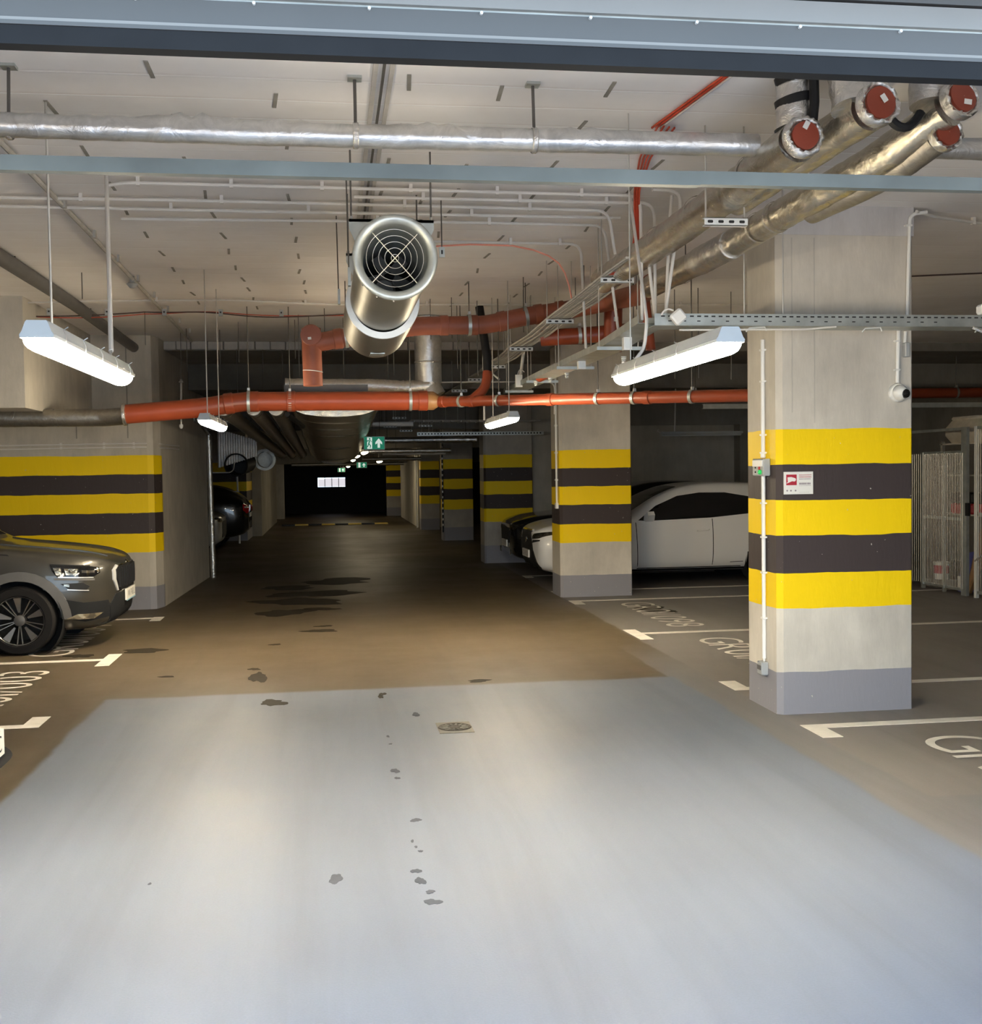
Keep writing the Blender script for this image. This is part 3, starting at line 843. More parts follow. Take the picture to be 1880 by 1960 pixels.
# --- foil wrapped pipe crossing under the ceiling near the gate
t = thing('foil_pipe', (.5, 4.95, 3.05), 'silver foil wrapped pipe crossing the ceiling above the steel rail', 'pipe')
crinkle([(2.76, 4.90, 3.10), (4.6, 4.90, 3.10)], .050, 24, .05, 4, .045).obj('wrap', 'foil_soft', t, 60)
b = crinkle([(-4, 4.88, 3.095), (0, 4.95, 3.095), (1.94, 4.93, 3.098)], .050, 24, .05, 3, .045)
for i, v in enumerate(b.v):
    x, y, z = v
    if z > 3.11:
        k = .030*math.exp(-((x + .55)/.17)**2) + .014*math.exp(-((x + .15)/.12)**2) + .016*math.exp(-((x - .47)/.12)**2) + .012*math.exp(-((x - 1.15)/.12)**2)
        b.v[i] = (x, y, z + k*(.6 + .5*math.sin(x*60)))
b.obj('wrap', 'foil_soft', t, 60)
for x in (-1.28, .14, .92, 3.2):
    B().lathe([(.053, -.012), (.056, -.008), (.056, .008), (.053, .012)], (x, 4.94, 3.095), (1, 0, 0), 24).obj('tape_band', 'foil', t)
    B().cyl((x, 4.94, 3.14), (x, 4.96, CEIL), .007, n=8).obj('hanger_rod', 'rod', t)
    B().box((x - .03, 4.93, CEIL - .012), (x + .03, 4.99, CEIL)).obj('anchor_plate', 'galv', t, 0)

# --- bundle of insulated pipes in the upper right, with orange cleanout caps
def cleanout(t, p, axis, r, R, seed):
    """insulated branch end: foil collar and an orange cap facing along -axis"""
    p = Vector(p); a = Vector(axis).normalized()
    B().lathe([(r, -.004), (r*.98, -.016), (r*.5, -.020), (.001, -.020)], p, a, 36).obj('end_cap', 'pvc_cap', t)
    c = B()
    rr = random.Random(seed)
    n = 40
    prof = [(r + .001, .0), (r + .006, -.012), (r + .020, -.012), (R*.98, .004), (R, .03)]
    u, w = c.frame(a)
    vs = []
    for q, (rad, d) in enumerate(prof):
        for i in range(n):
            th = 2*PI*i/n
            k = 1 + (rr.uniform(-.05, .07) if q in (1, 2, 3) else 0)
            vs.append(p + a*(d + (rr.uniform(-.008, .006) if q in (1, 2, 3) else 0)) + (u*math.cos(th) + w*math.sin(th))*rad*k)
    fs = [(q*n+i, q*n+(i+1) % n, (q+1)*n+(i+1) % n, (q+1)*n+i) for q in range(4) for i in range(n)]
    c.add(vs, fs)
    c.obj('foil_collar', 'foil', t, 80)
AX = (0, 1, 0)
t = thing('insulated_pipe', (1.98, 6, 2.92), 'gold tinted insulated pipe with two orange end caps, left of the upper right bundle', 'pipe', group='insulated pipes in the upper right')
crinkle(bend([(2.02, 4.66, 3.04), (2.01, 5.3, 3.02), (1.975, 6.4, 2.985), (1.96, 7.9, 2.99)], .2), .090, 28, .03, 11, .06).obj('wrap', 'foil_gold', t, 60)
d1 = Vector((0.02, 1, -.02)).normalized()
cleanout(t, (2.021, 4.60, 3.045), d1, .060, .088, 1)
sticker(t, (2.02, 4.576, 3.085), (0, -1, 0), .022, .034, .5)
b2 = crinkle(bend([(2.256, 4.48, 3.125), (2.20, 5.0, 3.09), (2.09, 5.6, 3.02)], .2), .088, 28, .03, 12, .06)
o = b2.obj('branch', 'foil_gold', t, 60)
cleanout(t, (2.256, 4.40, 3.126), (-.1, 1, -.06), .067, .092, 2)
sticker(t, (2.265, 4.375, 3.14), (0, -1, 0), .022, .034, -.6)
crinkle([(2.03, 4.72, 3.06), (2.03, 4.74, 3.36)], .075, 24, .05, 14, .04).obj('riser', 'foil', t, 60)
for z in (3.11, 3.23, 3.33):
    B().lathe([(.076, -.018), (.081, -.016), (.081, .02), (.076, .022)], (2.03, 4.73, z), (-.25, 0, 1), 28).obj('tape_band', 'black', t)
B().tube([(2.075, 4.65, 3.06), (2.085, 4.64, 3.2), (2.09, 4.66, 3.36)], .022, 8).obj('tape_strip', 'black', t)
crinkle([(2.20, 4.52, 3.14), (2.20, 4.58, 3.36)], .085, 24, .05, 15, .04).obj('riser', 'foil', t, 60)
for y in (5.15, 5.9, 6.6, 7.2):
    B().lathe([(.0915, -.012), (.094, -.004), (.094, .004), (.0915, .012)], (2.02 - (y - 4.7)*.019, y, 3.04 - (y - 4.7)*.02), (0, 1, -.02), 28).obj('tape_seam', 'foil', t)

t = thing('insulated_pipe', (2.36, 6, 2.86), 'insulated pipe with stacked orange end caps at the upper right edge', 'pipe', group='insulated pipes in the upper right')
crinkle(bend([(2.66, 4.58, 3.17), (2.52, 4.95, 3.04), (2.37, 5.5, 2.965), (2.35, 6.5, 2.945), (2.30, 7.9, 2.945)], .25), .080, 28, .03, 21, .06).obj('wrap', 'foil_gold', t, 60)
cleanout(t, (2.675, 4.50, 3.193), (-.2, 1, -.2), .066, .088, 3)
sticker(t, (2.69, 4.472, 3.17), (0, -1, 0), .034, .022, .1)
b3 = crinkle(bend([(2.674, 4.68, 3.085), (2.60, 5.0, 3.0), (2.45, 5.5, 2.95)], .2), .072, 26, .012, 22, .06)
b3.obj('branch', 'foil_dark', t, 60)
cleanout(t, (2.674, 4.61, 3.078), (-.1, 1, -.1), .056, .074, 4)
crinkle([(2.60, 4.62, 3.2), (2.60, 4.64, 3.36)], .08, 24, .05, 23, .04).obj('riser', 'foil', t, 60)
B().tube(arc((2.36, 4.62, 3.24), (2.44, 4.58, 2.99), (2.55, 4.6, 3.16), 10), .020, 8).obj('tape_strip', 'black', t)
crinkle([(2.35, 6.35, 2.946), (2.33, 6.95, 2.943)], .084, 28, .05, 24, .03).obj('foil_patch', 'foil', t, 80)
for y in (5.7, 5.95, 7.3):
    B().lathe([(.0815, -.012), (.0845, -.004), (.0845, .004), (.0815, .012)], (2.352, y, 2.955), (0, 1, -.01), 28).obj('tape_seam', 'foil', t)

# --- orange drain line A (long crosswise pipe in the middle distance)
t = thing('drain_pipe', (1, 11.8, 2.29), 'long orange drain pipe crossing the lane in front of the second striped column', 'pipe')
YA = 11.8
B().tube(bend([(-2.03, YA, 2.262), (-1.25, YA, 2.325), (-.86, YA, 2.385), (1.03, YA, 2.383)], .12), .098, 32).obj('pipe', 'pvc', t)
for x0, x1 in ((-.80, -.70), (-.42, -.33), (.93, 1.03)):
    B().lathe([(.099, 0), (.106, .006), (.106, x1-x0-.006), (.099, x1-x0)], (x0, YA, 2.384), (1, 0, 0), 32).obj('socket', 'pvc', t)
m_ = Vector((-.95, 0, 0))
B().lathe([(.099, -.05), (.108, -.04), (.108, .04), (.099, .05)], (-1.0, YA, 2.365), (1, 0, .13), 32).obj('socket', 'pvc', t)
B().lathe([(.098, 0), (.098, .06), (.06, .12), (.057, .13)], (1.03, YA, 2.383), (1, 0, 0), 32).obj('reducer', 'pvc_tan', t)
P0, P1 = Vector((1.14, YA, 2.372)), Vector((4.3, 8.15, 2.20))
dd = (P1 - P0).normalized()
B().cyl(P0, P1, .054, n=28).obj('pipe', 'pvc', t)
for k in (.03, .44, 1.45, 2.55):
    B().lathe([(.055, 0), (.061, .005), (.061, .075), (.055, .08)], P0 + dd*k, dd, 28).obj('socket', 'pvc', t)
clamp(t, (-.80, YA, 2.384), (1, 0, 0), .107)
clamp(t, (-.385, YA, 2.384), (1, 0, 0), .099)
clamp(t, (.85, YA, 2.384), (1, 0, 0), .099)
for k in (.33, .84, 2.05, 2.45, 3.05):
    clamp(t, P0 + dd*k, dd, .054)
yb = P0 + dd*.50
B().tube(bend([yb + Vector((-.03, 0, 0)), yb + Vector((.13, .02, .13)), yb + Vector((.155, .06, .30))], .09), .050, 20).obj('branch', 'pvc', t)
B().lathe([(.051, 0), (.056, .005), (.056, .06), (.051, .065)], yb + Vector((.155, .06, .22)), (0, 0, 1), 20).obj('socket', 'pvc', t)
B().tube([yb + Vector((.155, .06, .29)), yb + Vector((.155, .075, .45)), yb + Vector((.10, .2, .98))], .044, 16).obj('black_riser', 'black', t)
t = thing('foil_pipe', (-4, 12.0, 2.15), 'dark foil wrapped pipe on the left below the boxed downstand', 'pipe')
crinkle([(-7.5, 12.0, 2.245), (-2.25, 11.9, 2.235), (-2.0, 11.83, 2.25)], .088, 26, .02, 31, .06).obj('wrap', 'foil_dark', t, 60)
for i, x in enumerate((-3.35, -3.1, -2.72, -2.62, -2.52, -2.46, -2.38)):
    B().lathe([(.089, -.010), (.093, -.004), (.093, .004), (.089, .010)], (x, 11.92, 2.237), (1, .12*(-1)**i, .25*(-1)**i), 24).obj('tape_seam', 'foil', t)
B().lathe([(.100, -.02), (.113, -.012), (.113, .014), (.100, .02)], (-2.03, 11.8, 2.26), (1, 0, .07), 28).obj('foil_collar', 'foil', t)
# continuation of a drain line seen right of the big column
t = thing('drain_pipe', (8, 15, 2.62), 'dark red drain pipe in the shade right of the big striped column', 'pipe')
B().cyl((3.9, 15.6, 2.66), (10.4, 15.6, 2.70), .075, n=20).obj('pipe', 'pvc', t)
for x in (5.2, 7.5, 9.2): clamp(t, (x, 15.6, 2.665 + (x-3.9)*.006), (1, 0, 0), .076, top=3.235)
t = thing('steel_rail', (8, 13.5, 2.36), 'pale steel rail above the storage cage', 'rail')
profile_x(13.5, 2.40, 4.6, 10.4, h=.06, d=.05).obj('rail_section', 'galv', t, 0)
for x in (6.5, 9.0): B().cyl((x, 13.52, 2.43), (x, 13.52, CEIL), .006, n=6).obj('hanger_rod', 'rod_light', t)

# --- orange drain line B (upper, behind the fan, climbing right)
t = thing('drain_pipe', (1, 10.2, 2.5), 'upper orange drain pipe passing behind the jet fan and climbing to the right', 'pipe')
YB = 10.2
B().cyl((-.128, YB, 2.42), (-.136, YB, 2.93), .086, n=28).obj('drop', 'pvc_dusty', t)
B().lathe([(.088, .10), (.093, .095), (.093, -.02), (.088, -.03), (.001, -.034)], (-.136, YB - .07, 2.862), (0, 1, 0), 32).obj('end_cap', 'pvc_dusty', t)
sticker(t, (-.15, YB - .106, 2.83), (0, -1, 0), .03, .022, -.1)
B().lathe([(.087, -.004), (.091, 0), (.087, .004)], (-.128, YB, 2.55), (.1, 0, 1), 28).obj('seal_ring', 'white', t)
B().tube(bend([(-.10, YB, 2.80), (.05, YB, 2.83), (.5, YB, 2.90), (.80, YB, 2.954), (1.42, YB, 2.965), (1.77, YB, 3.04), (2.24, YB, 3.115), (2.50, 9.7, 3.12), (2.42, 8.6, 3.0), (2.30, 7.85, 2.95)], .1), .083, 28).obj('pipe', 'pvc_dusty', t)
for p, a in (((.10, YB, 2.838), (1, 0, .14)), ((1.05, YB, 2.96), (1, 0, .02)), ((1.32, YB, 2.964), (1, 0, .02)), ((1.58, YB, 3.0), (1, 0, .2)), ((1.92, YB, 3.066), (1, 0, .16)), ((2.12, YB, 3.097), (1, 0, .16))):
    B().lathe([(.084, -.04), (.091, -.034), (.091, .034), (.084, .04)], p, a, 28).obj('socket', 'pvc_dusty', t)
clamp(t, (.17, YB, 2.848), (1, 0, .14), .084)
clamp(t, (1.28, YB, 2.964), (1, 0, .02), .091)
clamp(t, (1.80, YB, 3.047), (1, 0, .2), .084)
B().tube([(2.56, 9.95, 3.18), (2.56, 10.0, 2.70)], .082, 24).obj('drop', 'pvc', t)
B().tube(bend([(1.95, 10.25, 2.855), (2.30, 10.15, 2.865), (2.95, 10.05, 2.915)], .1), .075, 24).obj('branch', 'pvc', t)
for x in (2.28, 2.78): clamp(t, (x, 10.12, 2.87 + (x-2.3)*.07), (1, -.1, .07), .076, rod=False)
sticker(t, (2.56, 9.868, 2.98), (0, -1, 0), .04, .04)
B().tube([(2.60, 9.1, 3.12), (2.64, 9.05, 2.62)], .04, 16).obj('drop', 'pvc', t)
B().tube([(2.35, 10.3, 2.70), (2.05, 10.9, 2.55)], .05, 16).obj('branch', 'pvc', t)

# --- silver risers and ducts further in
t = thing('insulated_riser', (1.1, 12.4, 2.45), 'vertical silver insulated pipe with elbow behind the jet fan', 'pipe')
crinkle([(1.10, 12.45, 2.62), (1.10, 12.45, 3.34)], .148, 32, .006, 41, .09).obj('riser', 'foil_soft', t, 60)
crinkle(bend([(1.10, 12.40, 2.74), (1.13, 12.38, 2.58), (.85, 12.36, 2.56), (.45, 12.33, 2.58), (-.45, 12.3, 2.585)], .1), .075, 24, .06, 42, .05).obj('elbow', 'foil', t, 60)
crinkle([(1.10, 12.45, 2.63), (1.12, 12.43, 2.54), (1.16, 12.42, 2.46)], .13, 24, .05, 43, .03).obj('elbow_wrap', 'foil_soft', t, 60)
B().lathe([(.149, -.01), (.153, 0), (.149, .01)], (1.10, 12.45, 2.84), (0, 0, 1), 28).obj('tape_seam', 'foil', t)
t = thing('flat_tray', (0, 12.0, 2.5), 'dark flat tray lying above the long orange drain pipe', 'tray')
B().box((-.45, 12.02, 2.50), (.42, 12.22, 2.525)).obj('tray_base', 'cladding', t, 0)
for y in (12.02, 12.205):
    B().box((-.45, y, 2.525), (.42, y + .015, 2.57)).obj('tray_side', 'cladding', t, 0)

t = thing('insulated_duct', (0, 17, 1.9), 'wide sagging foil wrapped duct running down the lane under the soffit', 'duct')
secs = []
b = B(); n = 36
ys = [12.75 + i*.45 for i in range(30)]
rr = random.Random(9)
for y in ys:
    k = min(1, (y - 12.75)/9.2)
    cx, cz = .08 + .04*k, 2.42 - .22*k
    rx, rz = .49 + .03*k, .15 + .21*k
    for i in range(n):
        a = 2*PI*i/n
        w = 1 + rr.uniform(-.012, .012)
        ca, sa = math.cos(a), math.sin(a)
        b.v.append((cx + rx*w*math.copysign(abs(ca)**.8, ca), y, cz + rz*w*math.copysign(abs(sa)**.9, sa)))
for j in range(len(ys)-1):
    for i in range(n): b.f.append((j*n+i, j*n+(i+1) % n, (j+1)*n+(i+1) % n, (j+1)*n+i))
b.f += [tuple(range(n)), tuple(range((len(ys)-1)*n, len(ys)*n))]
b.obj('duct_wrap', 'foil_gold', t, 60)
for y in (13.6, 14.5, 15.6, 18.0, 21.0):
    k = min(1, (y - 12.75)/9.2)
    s = B(); s.tube([(.08 + .04*k + (.50 + .03*k)*math.cos(a), y + .05*math.sin(a*5), 2.42 - .22*k + (.155 + .213*k)*math.sin(a)) for a in [PI + PI*i/20 for i in range(21)]], .008, 5)
    s.obj('seam_band', 'foil_dark', t)
B().cyl((-.45, 12.72, 2.3), (-.30, 13.6, 2.2), .03, n=10).obj('strap', 'black', t)
for i, (x0, x1) in enumerate(((-1.12, -.98), (-.80, -.78), (-.56, -.56))):
    t = thing('insulated_pipe', (x0, 18, 1.98), ('leftmost', 'middle', 'rightmost')[i] + ' of three grey insulated pipes running beside the sagging duct', 'pipe', group='insulated pipes beside the duct')
    crinkle([(x0, 12.5, 2.36), (x0, 13.4, 2.335), (x1, 24.2, 2.04)], .085, 20, .02, 50+i, .25).obj('wrap', 'foil_dark', t, 60)
    B().lathe([(.088, -.03), (.098, -.02), (.098, .02), (.088, .03)], (x1, 24.2, 2.04), (0, 1, 0), 24).obj('end_ring', 'foil', t)
    B().lathe([(.087, -.03), (.092, 0), (.087, .03)], (x0, 12.75, 2.355), (0, 1, 0), 24).obj('end_ring', 'foil', t)
    for y in (14.5, 19): B().cyl((x0, y, 2.3), (x0, y, 3.2 if y < 16 else 2.87), .006, n=6).obj('hanger_rod', 'rod', t)
t = thing('corrugated_duct', (-1.5, 19, 1.75), 'ribbed silver duct panel behind the left batten lamp', 'duct')
for i in range(16):
    x = -2.26 + i*.05
    B().cyl((x*.79, 19.0, 1.75 + .012*i), (x*.79, 19.0, 2.38 - .012*i), .022, n=8).obj('rib', 'foil_bright', t)
for x in (-2.2, -1.6): B().cyl((x*.79, 19.0, 2.2), (x*.79, 19.0, 2.87), .006, n=6).obj('hanger_rod', 'rod', t)
t = thing('round_duct', (-1.5, 19.5, 1.6), 'open black round duct end left of the lane', 'duct')
B().lathe([(.19, 3.2), (.19, 0), (.182, -.01), (.17, 0), (.17, 1.5), (.001, 1.5)], (-1.50, 18.75, 1.79), (-.02, 1, .02), 36).obj('duct_wall', 'black', t)
B().tube(bend([(-1.9, 18.72, 1.67), (-1.54, 18.72, 1.67), (-1.52, 18.72, 1.84)], .1), .010, 6).obj('cable', 'rod_light', t)
B().lathe([(.19, 3.6), (.19, 3.0), (.215, 3.0), (.215, 2.9), (.16, 2.9), (.16, 3.4), (.001, 3.4)], (-1.27, 20.0, 1.86), (0, 1, .02), 30).obj('flange', 'foil_dark', t)
for i, (y, z, r, x0, x1, mat, lab) in enumerate(((20.6, 2.215, .055, .75, 2.69, 'foil', 'lumpy silver pipe crossing beside the exit sign'),
                                       (24.5, 2.09, .05, .7, 2.63, 'foil', 'second silver pipe crossing below the exit sign'),
                                       (25.6, 2.05, .035, 1.2, 2.63, 'conduit', 'thin pale pipe crossing below the exit sign'),
                                       (18.2, 2.41, .04, .55, 1.35, 'white', 'short white pipe crossing above the exit sign'),
                                       (31.0, 1.99, .05, .9, 2.5, 'foil_dark', 'dim silver pipe crossing deep in the lane'),
                                       (36.8, 1.90, .05, -1.2, 2.4, 'foil_dark', 'faint pipe below the last crossbeam'))):
    t = thing('cross_pipe', ((x0+x1)/2, y, z), lab, 'pipe', group='pipes crossing deep in the lane')
    crinkle([(x0, y, z), (x1, y, z)], r, 16, .10 if 'foil' in mat else .0, 70+i, .06).obj('pipe', mat, t, 60)
    B().cyl((x0 + .3, y, z), (x0 + .3, y, 2.87), .006, n=6).obj('hanger_rod', 'rod', t)
    B().cyl((x1 - .2, y, z), (x1 - .2, y, 2.87), .006, n=6).obj('hanger_rod', 'rod', t)

# --- pipe along the left edge of the ceiling, vertical foil pipe on the wall corner, pipes on the wall
t = thing('ceiling_pipe', (-2.38, 10, 3.2), 'dark grey pipe along the left ceiling edge', 'pipe')
crinkle([(-2.40, 3.5, 3.27), (-2.36, 11.2, 3.27), (-2.30, 16.5, 3.15)], .058, 16, .02, 81, .3).obj('pipe', 'cladding', t, 60)
for y in (6.5, 9.2, 12.0): B().cyl((-2.37, y, 3.3), (-2.37, y, CEIL), .006, n=6).obj('hanger_rod', 'rod', t)
B().lathe([(.05, 0), (.066, .004), (.066, .03), (.05, .034)], (-2.30, 16.45, 3.15), (0, 1, 0), 18).obj('end_ring', 'white', t)
t = thing('wall_pipe', (-1.88, 18.42, 0), 'slim foil wrapped standpipe at the corner of the striped wall', 'pipe')
crinkle([(-1.86, 18.4, 0.0), (-1.885, 18.4, 2.3)], .042, 16, .06, 82, .07).obj('wrap', 'foil', t, 60)
B().tube([(-1.885, 18.4, 2.28), (-1.94, 17.9, 2.42), (-1.98, 17.2, 2.46)], .03, 12).obj('arm', 'foil_dark', t)
for i, z in enumerate((1.985, 2.03)):
    t = thing('wall_conduit', (-4, 14.24, z), ('lower', 'upper')[i] + ' of the two thin conduits above the stripes on the left wall', 'conduit', group='conduits on the left wall')
    B().tube(bend([(-7.5, 14.235, z - .03), (-2.22, 14.235, z + .005), (-2.05, 14.52, z), (-1.99, 15.6, z)], .06), .009, 8).obj('tube', 'conduit', t)
    for x in (-3.2, -2.7, -2.35): B().box((x - .012, 14.225, z - .012), (x + .012, 14.26, z + .02)).obj('clip', 'conduit', t, 0)
t = thing('sprinkler', (-1.74, 14.0, 2.3), 'thin upright sprinkler pipe behind the orange drain pipe', 'sprinkler')
B().cyl((-1.755, 14.0, 2.25), (-1.742, 14.0, 2.76), .012, n=8).obj('pipe', 'rod_light', t)
B().cyl((-1.742, 14.0, 2.76), (-1.735, 14.0, CEIL), .004, n=6).obj('hanger_rod', 'rod', t)
B().lathe([(.012, 0), (.030, .005), (.030, .012), (.012, .03), (.02, .04), (.001, .045)], (-1.742, 14.0, 2.75), (0, 0, 1), 16).obj('head', 'rod_light', t)
B().lathe([(.012, 0), (.024, .02), (.024, .05), (.001, .055)], (-1.755, 14.0, 2.20), (0, 0, 1), 12).obj('cap', 'white', t)
# ================================================================== CABLE TRAYS, CONDUITS, CABLES
slotmat = M['dark_slot']
def strut(t, x, y, z, w=.225, h=.036, rods=True, name='bracket', n=4, top=CEIL):
    """short perforated channel, its slotted face towards the gate"""
    b = B()
    b.box((x - w/2, y, z - h/2), (x + w/2, y + .003, z + h/2))
    b.box((x - w/2, y, z + h/2 - .003), (x + w/2, y + .035, z + h/2)); b.box((x - w/2, y, z - h/2), (x + w/2, y + .035, z - h/2 + .003))
    o = b.obj(name, 'white_metal', t, 0)
    s = B()
    for i in range(n):
        c = x - w/2 + w*(i + .55)/(n + .1)
        s.extrude([(c + dx, y - .0008, z + dz) for dx, dz in ((-.014, -.004), (-.010, -.007), (.010, -.007), (.014, -.004), (.014, .004), (.010, .007), (-.010, .007), (-.014, .004))], (0, .003, 0))
    s.obj('slots', slotmat, o, 0, kind='stuff')
    if rods:
        for dx in (-w/2 + .012, w/2 - .012):
            B().cyl((x + dx, y + .018, z), (x + dx, y + .018, top), .0045, n=6).obj('hanger_rod', 'rod_light', o)
    return o
t = thing('pipe_bracket', (1.99, 5.5, 2.93), 'perforated white bracket hanging under the gold insulated pipe', 'bracket')
strut(t, 1.987, 5.46, 2.873, .225, .040, name='channel')
# cable ladder 1
t = thing('cable_tray', (1.9, 11, 2.85), 'long bundle of grey cables on perforated white brackets running down the lane', 'cable tray')
BR = [(1.932, 7.4, 2.907), (1.89, 9.1, 2.856), (1.876, 10.9, 2.825), (1.886, 12.7, 2.818), (1.909, 14.5, 2.816), (1.888, 16.3, 2.803)]
for x, y, z in BR: strut(t, x, y, z, .23, .038, top=CEIL if y < 14 else 3.235)
for k in range(11):
    off = -.095 + k*.019
    rr = random.Random(200 + k)
    pts = [(1.94 + off*.8, 6.9, 2.97 + rr.uniform(-.01, .02))]
    for i, (x, y, z) in enumerate(BR):
        pts.append((x + off + rr.uniform(-.006, .006), y + .02, z + .030 + rr.uniform(0, .004)))
        if i < len(BR)-1:
            nx = BR[i+1]
            pts.append(((x + nx[0])/2 + off + rr.uniform(-.008, .008), (y + nx[1])/2, (z + nx[2])/2 + .030 - .012 + rr.uniform(-.008, .008)))
    pts.append((1.9 + off, 17.5, 2.84))
    B().tube(pts, .0095, 6).obj('cable', 'cable_grey', t)
# tray 2: perforated tray crossing in front of the big column and turning down the lane
t = thing('cable_tray', (2.9, 6.7, 2.5), 'perforated steel tray crossing in front of the big striped column', 'cable tray')
b = B()
b.box((1.95, 6.60, 2.505), (4.7, 6.603, 2.575)); b.box((1.95, 6.797, 2.505), (4.7, 6.80, 2.575)); b.box((1.95, 6.60, 2.503), (4.7, 6.80, 2.506))
b.obj('tray', 'galv', t, 0)
s = B()
for i in range(60):
    x = 1.99 + i*.045
    s.box((x, 6.598, 2.555), (x + .024, 6.601, 2.563))
    if i % 2 and i < 40: s.box((x, 6.598, 2.527), (x + .02, 6.601, 2.533))
s.obj('slots', slotmat, t, 0, kind='stuff')
for x in (2.55, 2.80, 4.25): B().cyl((x, 6.7, 2.5), (x, 6.7, CEIL), .005, n=6).obj('hanger_rod', 'rod_light', t)
for x in (2.6, 3.35, 4.1):
    B().tube([(x - .07, 6.62, 2.47), (x - .05, 6.62, 2.492), (x + .05, 6.62, 2.498), (x + .06, 6.62, 2.476)], .005, 5).obj('wire_clip', 'white_metal', t)
B().tube([(2.1, 6.59, 2.475), (2.9, 6.59, 2.482), (3.1, 6.6, 2.50)], .006, 6).obj('cable', 'conduit', t)
t = thing('cable_tray', (2.1, 10, 2.45), 'grey cable tray with hanging boxes turning down the lane below the cable bundle', 'cable tray')
b = B()
P = [(1.99, 6.75, 2.535), (2.02, 8.0, 2.50), (2.08, 10.5, 2.53), (2.15, 13.2, 2.55)]
for (xa, ya, za), (xb, yb2, zb) in zip(P, P[1:]):
    vs = []
    for (x, y, z) in ((xa, ya, za), (xb, yb2, zb)):
        vs += [(x - .10, y, z + .05), (x - .10, y, z), (x + .10, y, z), (x + .10, y, z + .05), (x + .097, y, z + .05), (x + .097, y, z + .003), (x - .097, y, z + .003), (x - .097, y, z + .05)]
    b.add(vs, [(i, (i+1) % 8, 8 + (i+1) % 8, 8 + i) for i in range(8)] + [tuple(range(7, -1, -1)), tuple(range(8, 16))])
b.obj('tray', 'galv', t, 0)
for x, y, z in ((2.02, 7.7, 2.49), (2.06, 9.3, 2.50), (2.10, 11.0, 2.52), (2.14, 12.6, 2.535)):
    o = B().box((x - .16, y, z - .016), (x + .16, y + .04, z + .008)).obj('cross_bar', 'galv', t, 0)
    for dx in (-.14, .14): B().cyl((x + dx, y + .02, z), (x + dx, y + .02, CEIL), .0045, n=6).obj('hanger_rod', 'rod_light', o)
def jbox(t, c, s, loop=True, tilt=0):
    m = Matrix.Translation(c) @ Matrix.Rotation(tilt, 4, 'Y')
    o = B().box((-s[0]/2, -s[1]/2, -s[2]/2), (s[0]/2, s[1]/2, s[2]/2), m).obj('junction_box', 'white', t, 0)
    B().box((-s[0]*.38, -s[1]/2 - .004, -s[2]*.38), (s[0]*.38, -s[1]/2, s[2]*.38), m).obj('lid', 'white_metal', o, 0)
    if loop:
        c = Vector(c)
        B().tube(arc(c + Vector((-.01, 0, s[2]/2)), c + Vector((.0, -.02, s[2]/2 + .09)), c + Vector((.06, 0, s[2]/2 + .03)), 8), .005, 6).obj('cable_loop', 'conduit', o)
jbox(t, (1.98, 7.35, 2.48), (.055, .05, .09))
jbox(t, (2.02, 8.9, 2.49), (.06, .05, .085))
jbox(t, (2.0, 11.8, 2.585), (.07, .05, .13))
jbox(t, (2.20, 12.4, 2.57), (.07, .05, .05), False)
for x, y, z in ((2.13, 8.0, 2.46), (2.04, 9.55, 2.475), (1.96, 10.6, 2.49), (2.02, 10.2, 2.49)):
    for k in range(4):
        B().lathe([(.018 - k*.002, 0), (.021 - k*.002, .004), (.018 - k*.002, .009)], (x, y, z - .012*k), (0, 0, -1), 12).obj('cable_gland', 'white_metal', t)
t = thing('junction_box', (2.07, 6.5, 2.5), 'white square box turned on its corner hanging at the tray corner', 'box')
m = Matrix.Translation((2.075, 6.53, 2.545)) @ Matrix.Rotation(PI/4 + .1, 4, 'Y')
B().bbox((-.040, -.02, -.040), (.040, .02, .040), .01).obj('box_body', 'white', t, 30)
t.children[0].matrix_basis = m
B().tube(arc((1.98, 6.56, 2.56), (2.0, 6.54, 2.61), (2.05, 6.55, 2.585), 8), .006, 6).obj('cable', 'conduit', t)
t = thing('junction_box', (4.2, 6.55, 2.56), 'white box at the right end of the perforated tray', 'box')
B().bbox((4.02, 6.52, 2.575), (4.22, 6.60, 2.635), .012).obj('box_body', 'white', t, 30)
B().box((4.07, 6.515, 2.60), (4.10, 6.522, 2.605)).obj('slot', 'dark_slot', t, 0)
s = B().tube([(4.0, 6.6, 2.50), (4.06, 6.58, 2.47), (4.12, 6.58, 2.49), (4.2, 6.58, 2.46)], .012, 6)
s.obj('cable', 'foil', t)

# --- conduits
def conduit(label, pts, r=.0105, clips=(), mat='conduit', clip_h=.03, group='conduits under the ceiling', rb=.09):
    p0 = Vector(pts[0])
    t = thing('conduit', p0, label, 'conduit', group=group)
    B().tube(bend(pts, rb), r, 8).obj('tube', mat, t)
    for c in clips:
        c = Vector(c)
        B().box((c.x - .010, c.y - r - .004, c.z - r - .004), (c.x + .010, c.y + r + .004, CEIL if abs(CEIL - c.z) < .1 else c.z + clip_h)).obj('clip', mat, t, 0)
    return t
Z = CEIL - .034
conduit('nearest white conduit crossing the ceiling, dropping at the tray corner', [(-1.22, 6.72, Z - .02), (-1.12, 6.72, Z), (1.92, 6.78, Z), (1.93, 6.80, 2.56)], clips=[(-1.05 + i*.52, 6.73 + i*.01, Z) for i in range(6)])
conduit('second white conduit crossing the ceiling, dropping beside the red cables', [(.18, 6.95, Z), (2.06, 6.96, Z), (2.05, 6.92, 2.58)], clips=[(.6, 6.95, Z), (1.2, 6.955, Z), (1.75, 6.96, Z)])
